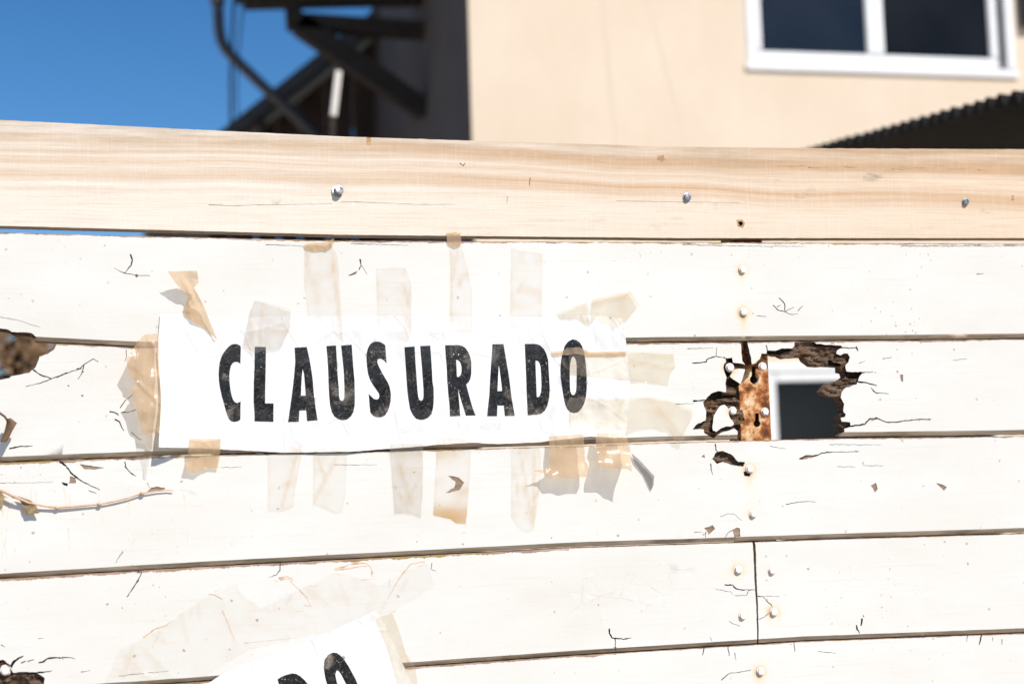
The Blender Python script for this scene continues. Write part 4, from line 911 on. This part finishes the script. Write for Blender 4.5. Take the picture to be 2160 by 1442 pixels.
tape('upper yellowed tape tail sticking out right of the CLAUSURADO sign', [(1200, 740), (1325, 741), (1420, 745), (1426, 772), (1415, 785), (1409, 812), (1325, 802), (1200, 790)], [.2, .3, .6, 1, 1, .8, .3, .2], T_YELLOW, .4, 13, fold=((1325, 757, 1420, 780, 1.5, 3),))
tape('lower yellowed tape tail, torn and drooping right of the CLAUSURADO sign', [(1200, 838), (1328, 840), (1368, 837), (1420, 846), (1462, 864), (1460, 882), (1450, 900), (1440, 935), (1424, 931), (1410, 906), (1376, 902), (1328, 905), (1200, 900)], [.2, .3, .6, 1, 2, 2, 4, 7, 6, 3, 1.5, 2, .2], T_YELLOW, .5, 14, fold=((1390, 862, 1440, 920, 2, 4),))
tape('wide tan tape flap hanging below the letter D', [(1158, 920), (1231, 915), (1234, 972), (1240, 980), (1242, 993), (1237, 1005), (1200, 1008), (1165, 1004), (1125, 992), (1148, 990), (1160, 985)], [4, 4, 12, 16, 18, 20, 20, 20, 18, 14, 10], T_AMBER, .5, 15)
tape('square tan tape flap hanging from the lower right corner of the CLAUSURADO sign', [(1256, 914), (1316, 912), (1324, 925), (1329, 945), (1333, 994), (1323, 989), (1264, 984), (1258, 940)], [5, 5, 9, 16, 36, 36, 30, 14], T_AMBER, .4, 16)
tape('narrow grey film strip standing in for a tape shadow right of the square tan flap', [(1332, 955), (1350, 971), (1366, 988), (1380, 1003), (1379, 1022), (1373, 1035), (1366, 1020), (1356, 1000), (1338, 975)], [3, 2, 2, 2, 1.5, 1, 1, 1, 2], T_SHADOW, .4, 17)  # added strip, takes the place of a cast shadow on the plank
tape('short amber tape end below the left corner of the CLAUSURADO sign', [(400, 925), (466, 925), (465, 950), (460, 987), (440, 987), (425, 991), (413, 997), (389, 992), (396, 960)], [1, 1, 2, 4, 4, 5, 7, 8, 3], T_AMBER, .7, 18)
tape('clear tape strip hanging below the letter A next to the L', [(565, 930), (636, 930), (636, 965), (628, 1000), (618, 1070), (600, 1076), (592, 1079), (565, 1078)], .25, T_CLEAR, .3, 19, fold=((625, 960, 594, 1070, 1.2, 3),))
tape('clear tape strip hanging below the first letter U', [(662, 930), (734, 930), (729, 1040), (722, 1080), (706, 1084), (694, 1076), (660, 1064)], .25, T_CLEAR, .3, 20, fold=((712, 960, 660, 1062, 1.2, 3),))
tape('clear tape strip with a dusty grey end hanging below the letter S', [(822, 935), (893, 933), (892, 1040), (888, 1091), (872, 1084), (860, 1080), (832, 1082)], [.3, .3, .5, 1, 1, 1, .6], T_GREY, .35, 21, fold=((840, 970, 870, 1060, 1.3, 4), (862, 1040, 861, 1084, 1.2, 2)))
tape('tape strip with a rust-brown end hanging below the second letter U', [(922, 925), (994, 922), (992, 1000), (983, 1105), (962, 1103), (950, 1094), (914, 1086)], .3, T_CLEAR, .3, 22, amb=((950, 1092, 60, 24, .9), (935, 950, 40, 25, .3)))
tape('long clear tape strip hanging below the second letter A', [(1078, 925), (1140, 922), (1141, 1000), (1136, 1050), (1126, 1118), (1112, 1124), (1092, 1112), (1078, 1090)], .25, T_CLEAR, .3, 23, fold=((1098, 950, 1122, 1100, 1.2, 2.5), (1128, 950, 1126, 1100, 1.2, 2.5)))
tape('clear tape running lengthwise across the upper part of the CLAUSURADO letters', [(350, 700), (600, 696), (900, 700), (1140, 700), (1140, 768), (900, 766), (600, 764), (350, 770)], .15, T_FILM, .15, 24, 9, nf=4, ams=.3)
tape('clear tape running lengthwise across the feet of the CLAUSURADO letters', [(345, 866), (480, 862), (700, 868), (900, 864), (1140, 858), (1326, 850), (1324, 912), (1140, 922), (900, 926), (700, 930), (345, 926)], .15, T_FILM, .15, 25, 9, nf=4, ams=.3)
tape('amber tape crease crossing the top of the letter O', [(1163, 741), (1190, 739), (1196, 733), (1220, 732), (1236, 737), (1244, 743), (1320, 741), (1322, 750), (1240, 751), (1215, 746), (1195, 749), (1166, 748)], 1.0, T_AMBER, .9, 26, 4)
tape('large crumpled clear film over the left of the lower DO sign', Z4((55, 858), (70, 820), (100, 768), (125, 710), (150, 650), (300, 582), (360, 548), (460, 478), (640, 350), (850, 255), (880, 320), (1000, 400), (1250, 420), (1310, 560), (930, 650), (700, 780), (600, 870)), [2, 3, 4, 3, 1.5, .8, .8, .5, .4, .4, .4, .4, .4, .4, .4, .5, 1], T_FILM, .6, 27, ams=.5, nf=16, fold=((262, 1380, 330, 1445, 2.5, 4), (300, 1360, 370, 1440, 2, 4), (470, 1290, 500, 1360, 1.5, 3), (237, 1412, 330, 1430, 2, 4)))
tape('clear film along the top of the lower DO sign', Z4((1000, 400), (1440, 190), (1650, 240), (1700, 270), (1990, 130), (2040, 270), (1830, 400), (1700, 470), (1320, 565), (1255, 425)), .4, T_FILM, .4, 28, ams=.5, nf=12, fold=((640, 1345, 540, 1355, 1.5, 3), (815, 1265, 795, 1305, 1.5, 3)))
tape('clear tape strip down the right edge of the lower DO sign', [(792, 1306), (828, 1290), (845, 1335), (856, 1375), (876, 1405), (885, 1470), (895, 1520), (850, 1520), (838, 1440), (815, 1360)], .6, T_YELLOW, .5, 29, fold=((850, 1375, 846, 1410, 2, 2.5), (862, 1385, 858, 1415, 2, 2.5)))

# ------------------------------------------------------------------ vine twig and dry leaves on the planks
def leaf_mesh(name, px_poly, lifts, mat, parent, curl=0.0):
    out = jag(px_poly, .5, 5); b = bbox(px_poly); pts, tris, org = cdt(out, [], grid(b[0], b[1], b[2], b[3], 3.5)); V = []
    for x, y in pts:
        sw = sl = 0.0
        for (px, py), l in zip(px_poly, lifts):
            w = 1.0 / ((x - px) ** 2 + (y - py) ** 2 + 6.0); sw += w; sl += w * l
        V.append(M(x, y, -(sl / sw + 1.2 * nz(x * .2, y * .2)) / 1000.0))
    n = len(V); Fc = [list(t) for t, o in zip(tris, org) if 0 in o]
    return mesh_obj(name, V, Fc, mat, parent)
tw = empty('dried_vine', M(150, 1075), 'thin dried vine stem with withered leaf lying across the third plank', 'vine')
sp_ = [(-60, 1010), (-20, 1028), (8, 1036), (30, 1047), (60, 1060), (95, 1067), (120, 1070), (165, 1067), (210, 1063), (245, 1056), (270, 1050), (300, 1040), (330, 1035), (352, 1033), (366, 1034)]
tube('stem', [M(x, y, -(2.5 + 7 * math.exp(-((x - 20) / 60.0) ** 2)) / 1000 - .001) for x, y in sp_], [max(.5, 3.0 - i * .15) * S * random.uniform(.85, 1.2) for i in range(len(sp_))], STEM, tw, 8)
leaf_mesh('leaf', crop(0, 840, 5.15, [(165, 1055), (215, 1065), (330, 1105), (390, 1165), (430, 1235), (410, 1250), (320, 1250), (285, 1262), (240, 1150), (205, 1095)]), [6, 6, 7, 8, 8, 9, 8, 7, 7, 6], LEAFTAN, tw)
leaf_mesh('leaf', crop(0, 840, 5.15, [(-120, 990), (20, 1010), (40, 1050), (90, 1085), (45, 1070), (35, 1150), (20, 1200), (-10, 1190), (-120, 1120)]), [9, 10, 12, 14, 14, 16, 18, 16, 10], LEAFTAN, tw)
for i in (3, 6, 8, 11):
    c = M(*sp_[i], -.004 - (0.006 if i == 3 else 0)); tube('node', [c + Vector((-.003, 0, .0005)), c, c + Vector((.003, 0, -.0005))], [.0016, .0026, .0016], STEM, tw, 7)
cl = empty('curled_leaf', M(18, 925), 'curled brown dry leaf hanging at the left edge of the second plank', 'leaf')
tube('stem', [M(-60, 850, -.02), M(0, 871, -.022), M(10, 878, -.022), M(17, 888, -.021)], [.0022, .0018, .0016, .0015], TWIGM, cl, 7)
rings = [((17, 882), 5, 3), ((23, 891), 9, 6), ((19, 905), 8.5, 5.5), ((13, 920), 7, 4.5), ((7, 931), 6.5, 4)]
vs = []; fs = []; NR = 13
for j, ((x, y), rw, rd) in enumerate(rings):
    for k in range(NR):
        a = -0.4 + 2 * math.pi * 0.93 * k / (NR - 1); q = 1 + .12 * nz(j * 2.1, k * .9) + (.35 if (j == 1 and k < 3) else 0) - .05 * k / NR
        c = M(x, y, -.018); vs.append(c + (RT * math.cos(a) * rw * S + Vector((0, -1, 0)) * math.sin(a) * rd * S * 1.3) * q + Vector((0, 0, .0015 * nz(j, k * 1.7))))
for j in range(len(rings) - 1):
    for k in range(NR - 1): fs.append([j * NR + k, j * NR + k + 1, (j + 1) * NR + k + 1, (j + 1) * NR + k])
mesh_obj('blade', vs, fs, DRYLEAF, cl)

# ------------------------------------------------------------------ house behind the fence
YB = 5.3
XC = M(993, 200, YB).x; YBACK = MX(786, 150, XC).y
XE = XC + 8.0; ZT = 7.2
house = empty('plaster_house', ((XC + XE) / 2, (YB + YBACK) / 2, 0), 'peach plastered house with white sliding window behind the fence', 'house')
def window(x0, x1, z0, z1, cuts, lab):
    return dict(x0=x0, x1=x1, z0=z0, z1=z1)
wx0 = M(1577, 140, YB).x; wx1 = M(2143, 150, YB).x; wz0 = M(1850, 152, YB).z; wz1 = wz0 + 1.25
lx0 = M(1585, 800, YB).x; lx1 = lx0 + 1.5; lz1 = M(1700, 764, YB).z; lz0 = 0.75
# front wall as one sheet with two openings (built in x-z), with depth
def wall_front():
    rects = [(wx0, wx1, wz0, wz1), (lx0, lx1, lz0, lz1)]
    xs = sorted({XC, XE, *[r[0] for r in rects], *[r[1] for r in rects]}); zs_ = sorted({-.3, ZT, *[r[2] for r in rects], *[r[3] for r in rects]})
    V = []; Fc = []; idx = {}
    def v(x, y, z):
        k = (round(x, 5), round(y, 5), round(z, 5))
        if k not in idx: idx[k] = len(V); V.append((x, y, z))
        return idx[k]
    for a, b in zip(xs, xs[1:]):
        for c, d in zip(zs_, zs_[1:]):
            if any(r[0] <= a and b <= r[1] and r[2] <= c and d <= r[3] for r in rects): continue
            Fc.append([v(a, YB, c), v(b, YB, c), v(b, YB, d), v(a, YB, d)])
    for (a, b, c, d) in rects:
        y2 = YB + 0.14
        for p, q in (((a, c), (b, c)), ((b, c), (b, d)), ((b, d), (a, d)), ((a, d), (a, c))):
            Fc.append([v(p[0], YB, p[1]), v(q[0], YB, q[1]), v(q[0], y2, q[1]), v(p[0], y2, p[1])])
    return V, Fc
V_, F_ = wall_front(); mesh_obj('front_wall', V_, F_, PLASTER, house, smooth=False)
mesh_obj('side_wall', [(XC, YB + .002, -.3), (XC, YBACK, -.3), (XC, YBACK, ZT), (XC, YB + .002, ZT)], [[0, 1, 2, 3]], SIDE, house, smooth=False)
mesh_obj('back_wall', [(XC, YBACK, -.3), (XE, YBACK, -.3), (XE, YBACK, ZT), (XC, YBACK, ZT), (XE, YB, -.3), (XE, YB, ZT)], [[0, 1, 2, 3], [1, 4, 5, 2]], PLASTER, house, smooth=False)
mesh_obj('roof', [(XC - .1, YB - .12, ZT), (XE + .1, YB - .12, ZT), (XE + .1, YBACK + .3, ZT), (XC - .1, YBACK + .3, ZT), (XC - .1, (YB + YBACK) / 2, ZT + 1.1), (XE + .1, (YB + YBACK) / 2, ZT + 1.1)], [[0, 1, 5, 4], [3, 4, 5, 2], [0, 4, 3], [1, 2, 5], [0, 3, 2, 1]], ROOFTILE, house, smooth=False)
def fx(px, py=100): return M(px, py, YB).x
def make_window(x0, x1, z0, z1, gl, sill=True, right_jamb=True, bw=0.055, bb=0.085, lab=None):
    fr = thick_box('window', (x0, YB - .009, z0), (x0 + bw, YB + .09, z1), WFRAME, house, .006); tag(fr, lab)
    # bars of the frame are children of the left jamb (the window part)
    thick_box('frame_bar', (x0 + bw, YB - .008, z0), (x1, YB + .09, z0 + bb * .45), WFRAME, fr, .006)
    thick_box('frame_bar', (x0 + bw, YB - .008, z1 - bw), (x1, YB + .09, z1), WFRAME, fr, .006)
    thick_box('frame_bar', (x1 - bw, YB - .010, z0 + bb * .45), (x1, YB + .09, z1 - bw), WFRAME, fr, .006)
    return fr
upw = make_window(wx0, wx1, wz0, wz1, None, lab='white framed sliding window high in the wall')
g0, g1, g2, g3 = fx(1608), fx(1829), fx(1866), fx(2088)
zr0 = wz0 + .0385; zr1 = M(1750, 112, YB).z
thick_box('sash_rail', (wx0 + .055, YB - .004, zr0), (fx(2105), YB + .05, zr1), WFRAME, upw, .008)
thick_box('mullion', (g1, YB - .006, zr1), (g2, YB + .05, wz1 - .055), WFRAME, upw, .008)
thick_box('sash_stile', (wx0 + .055, YB - .005, zr1), (g0, YB + .05, wz1 - .055), WFRAME, upw, .008)
thick_box('sash_stile', (g3, YB - .005, zr1), (fx(2105), YB + .05, wz1 - .055), WFRAME, upw, .008)
thick_box('pane', (g0, YB + .015, zr1), (g1, YB + .021, wz1 - .055), GLASS, upw)
thick_box('pane', (g2, YB + .015, zr1), (g3, YB + .021, wz1 - .055), GLASS2, upw)
thick_box('track', (fx(2105), YB + .03, zr0), (fx(2122), YB + .05, wz1 - .055), TRACK, upw)
thick_box('sill', (wx0 - .012, YB - .016, wz0 - .012), (wx1 + .01, YB - .011, wz0 + .03), WFRAME, upw, .005)
low = make_window(lx0, lx1, lz0, lz1, None, lab='lower white window seen through the rotten hole in the fence')
lg0 = fx(1637, 820); lgz = M(1700, 805, YB).z
thick_box('sash_stile', (lx0 + .055, YB - .004, lz0 + .0385), (lg0, YB + .05, lz1 - .055), WFRAME, low, .006)
thick_box('sash_rail', (lg0, YB - .004, lgz), (lx1 - .055, YB + .05, lz1 - .055), WFRAME, low, .006)
thick_box('pane', (lg0, YB + .015, lz0 + .0385), (lx1 - .055, YB + .021, lgz), GLASS2, low)
# blurred wire shadows, painted as darker plaster strips down the wall
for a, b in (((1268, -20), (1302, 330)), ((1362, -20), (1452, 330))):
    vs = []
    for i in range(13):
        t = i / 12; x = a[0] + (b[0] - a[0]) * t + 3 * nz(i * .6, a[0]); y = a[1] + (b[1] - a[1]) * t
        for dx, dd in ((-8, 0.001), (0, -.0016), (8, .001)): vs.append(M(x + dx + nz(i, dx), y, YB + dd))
    mesh_obj('wire_shadow_strip', vs, [[3 * i + k, 3 * i + k + 1, 3 * i + k + 4, 3 * i + k + 3] for i in range(12) for k in range(2)], WIRE_SHADOW, house)
thick_box('shutter', (fx(2150, 40), YB - .05, M(2155, 60, YB).z), (fx(2400, 40), YB - .012, wz1), TIMBER, house, .006)

# corrugated lean-to roof at the right
A = M(2160, 198, 1.5); B = M(1735, 313, 2.7); ed = (B - A); A2 = A - ed * 0.45; B2 = B + ed * 0.16
per = ed.length / 20.0; Ltot = (B2 - A2).length; nper = Ltot / per; dirx = Vector((1.0, 0.12, -0.05)).normalized(); up_ = ed.normalized().cross(dirx); up_ = up_ if up_.z > 0 else -up_
awn = empty('awning', A2 + dirx * 1.3 - Vector((0, 0, A2.z)), 'dark corrugated iron lean-to roof in front of the house at right', 'awning')
N = int(nper * 8); vs = []; W = 2.6
for i in range(N + 1):
    t = i / N; p = A2 + (B2 - A2) * t
    hh = per * 0.36 * math.cos(2 * math.pi * t * nper)
    for th in (0.0, -0.004):
        for s_ in (0.02 * nz(t * 9, 1.0), W): vs.append(p + dirx * s_ + up_ * (hh + th))
fs = []
for i in range(N):
    b = i * 4; fs += [[b, b + 1, b + 5, b + 4], [b + 2, b + 6, b + 7, b + 3], [b, b + 4, b + 6, b + 2], [b + 1, b + 3, b + 7, b + 5]]
mesh_obj('sheet', vs, fs, DARKTIN, awn)
for k in (0.12, 0.5, 0.88):
    p = A2 + (B2 - A2) * k
    pass
bm0 = A2 + dirx * .35 - up_ * .06; bm1 = B2 + dirx * .35 - up_ * .06
beam('purlin', bm0 + dirx * 1.2, bm1 + dirx * 1.2, .05, .08, TIMBER, awn); beam('purlin', bm0 + dirx * 2.0, bm1 + dirx * 2.0, .05, .08, TIMBER, awn)
for q in (bm0 + dirx * 2.0, bm1 + dirx * 2.0): beam('post', (q.x, q.y, 0), (q.x, q.y, q.z - .04), .09, .09, TIMBER, awn)

# ------------------------------------------------------------------ timber bracket, barn, pipe and cables at the left
YK = YB + 1.6
XK = XC - 0.001
br = empty('timber_bracket', (XC, YK, 3.0), 'dark timber balcony bracket jutting from the shaded side wall', 'bracket')
wallpx = wpx(XC, 3.3, YK)[0]
beam('beam', M(606, 46, YK), Vector((XC, YK, M(wallpx, 66, YK).z)), .12, M(700, 30, YK).z - M(700, 60, YK).z, TIMBER, br)
e0 = M(630, 52, YK); beam('brace', e0, Vector((XC, YK, M(wallpx, 235, YK).z)), .12, .13, TIMBER, br)
beam('upper_beam', M(515, 2, YK), Vector((XC, YK, M(wallpx, -6, YK).z)), .12, .09, TIMBER, br)
beam('deck_board', M(500, -34, YK), Vector((XC, YK, M(wallpx, -44, YK).z)), .7, .04, TIMBER, br)
beam('post', M(622, 62, YK), M(612, -60, YK), .10, .10, TIMBER, br)

YN = 9.6
barn = empty('old_barn', M(640, 900, YN) - Vector((0, 0, M(640, 900, YN).z)), 'dark wooden barn with sloping roof behind the shaded wall', 'barn')
r0 = M(508, 296, YN); r1 = M(742, 110, YN); slope = (r1 - r0).normalized()
ra = r0 - slope * 1.0; rb = r1 + slope * 1.2
xr = M(960, 100, YN).x
base = [(ra.x + .5, YN, 0), (xr, YN, 0), (xr, YN, rb.z), (rb.x, YN, rb.z), (ra.x + .5, YN, ra.z + .5 * slope.z / slope.x)]
def barn_z(x): return ra.z + (min(x, rb.x) - ra.x) * slope.z / slope.x
bx_ = ra.x + .5; k = 0
while bx_ < xr - .05:
    w = random.uniform(.17, .23); x2 = min(bx_ + w, xr); yo = YN + random.uniform(-.012, .012)
    vs = [(bx_ + .004, yo, 0), (x2 - .004, yo, 0), (x2 - .004, yo, barn_z(x2) - .05), (bx_ + .004, yo, barn_z(bx_) - .05)]
    vs += [(x, yo + .03, z) for x, y, z in vs]
    mesh_obj('board', vs, [[0, 1, 2, 3], [7, 6, 5, 4], [0, 4, 5, 1], [1, 5, 6, 2], [2, 6, 7, 3], [3, 7, 4, 0]], BARN, barn, smooth=False); bx_ = x2
nn = Vector((-slope.z, 0, slope.x)) * .10
vs = []
for y in (YN - .35, YN + 4): vs += [ra + Vector((0, y - YN, 0)), rb + Vector((0, y - YN, 0)), rb + nn + Vector((0, y - YN, 0)), ra + nn + Vector((0, y - YN, 0))]
mesh_obj('roof', vs, [[0, 1, 2, 3], [7, 6, 5, 4], [0, 4, 5, 1], [1, 5, 6, 2], [2, 6, 7, 3], [3, 7, 4, 0]], ROOFTILE, barn, smooth=False)
thick_box('window', M(545, 255, YN - .03), M(562, 330, YN - .08), PIPE, barn, .01)
lean = empty('leaning_board', Vector((M(700, 250, 4.7).x - .12, 4.7, 0)), 'pale narrow board standing upright against the dark barn', 'board')
beam('plank', M(714, 152, 4.7), M(703, 246, 4.7), .048, .03, PALE, lean)
fb = M(702, 248, 4.7); beam('foot', fb, (fb.x - .12, fb.y, 0.0), .03, .022, TIMBER, lean)

yp = 8.2
pipe = empty('downpipe', M(620, 240, yp), 'dark grey bent downpipe crossing in front of the sky', 'pipe')
pth = [(455, -90), (457, -30), (460, 20), (462, 60), (466, 84), (476, 104), (494, 124), (540, 168), (590, 214), (640, 262), (690, 310)]
pe = M(690, 310, yp)
tube('pipe', [M(x, y, yp) for x, y in pth] + [pe + Vector((.12, 0, -.16)), pe + Vector((.14, 0, -.4)), Vector((pe.x + .14, yp, 0))], 11.5 / F * (yp + 2.1), PIPE, pipe, 14)
tube('collar', [M(458, -6, yp), M(459.5, 10, yp)], 15.0 / F * (yp + 2.1), PIPE, pipe, 14)
for lab, pp, r, yy in (('thin black cable hanging from the eaves right of the bent downpipe', [(518, -40), (508, 60), (500, 150), (500, 210), (505, 300)], .006, 7.6),
                       ('slack grey cable hanging closest to the vertical part of the downpipe', [(496, -40), (490, 70), (487, 160), (488, 300)], .012, 8.6)):
    o = tube('cable', [M(x, y, yy) for x, y in pp] + [Vector((M(*pp[-1], yy).x, yy, .6))], r, CABLE, None, 8); tag(o, lab, 'cable')

# ------------------------------------------------------------------ bushes close behind the fence, seen through the holes
def bush(name, label, cx, cy, rx, ry, h, n, leafmat, ls, seed):
    rnd = random.Random(seed); root = empty(name, (cx, cy, 0), label, 'bush')
    vs = []; fs = []
    for k in range(22):
        a = rnd.uniform(0, 6.28); r = rnd.uniform(.3, 1); tip = Vector((cx + rx * r * math.cos(a), cy + ry * r * math.sin(a), h * rnd.uniform(.6, 1)))
        p0 = Vector((cx + rnd.uniform(-.1, .1), cy + rnd.uniform(-.1, .1), 0)); prev = None
        for j in range(5):
            t = j / 4; p = p0.lerp(tip, t) + Vector((rnd.uniform(-.04, .04), rnd.uniform(-.04, .04), .12 * math.sin(t * 3.1))); w = .012 * (1 - t * .8)
            b = len(vs); vs += [p + Vector((w, 0, 0)), p + Vector((-w * .5, w * .87, 0)), p + Vector((-w * .5, -w * .87, 0))]
            if j: fs += [[b - 3 + q, b - 3 + (q + 1) % 3, b + (q + 1) % 3, b + q] for q in range(3)]
    mesh_obj('branches', vs, fs, TWIGM, root)
    vs = []; fs = []
    for k in range(n):
        while True:
            u = Vector((rnd.uniform(-1, 1), rnd.uniform(-1, 1), rnd.uniform(-1, 1)))
            if .25 < u.length < 1 and fbm(u.x * 2 + seed, u.y * 2, u.z * 2) > -.25: break
        c = Vector((cx + u.x * rx, cy + u.y * ry, h * (.5 + .5 * u.z)))
        d = Vector((rnd.gauss(0, 1), rnd.gauss(0, 1), rnd.gauss(0, 1))).normalized(); e = d.orthogonal().normalized(); l = ls * rnd.uniform(.6, 1.3)
        b = len(vs); vs += [c, c + d * l * .5 + e * l * .28, c + d * l, c + d * l * .5 - e * l * .28]; fs.append([b, b + 1, b + 2, b + 3])
    lv = mesh_obj('leaves', vs, fs, leafmat, root); tag(lv, kind='stuff'); return root
pb = M(40, 722, 3.2)
bush('dry_bush', 'brown dry bush seen through the hole at the left end of the fence', pb.x - .1, 3.4, .8, .6, pb.z + .12, 26000, DRYLEAF, .055, 5)
pg = M(40, 1400, .9)
bush('green_shrub', 'low green shrub glimpsed through the rotten hole at the bottom left corner', pg.x - .1, 1.05, .4, .3, pg.z + .02, 1500, GREENLEAF, .05, 9)

for o in list(scene.objects):
    if '_w' in o: del o['_w']
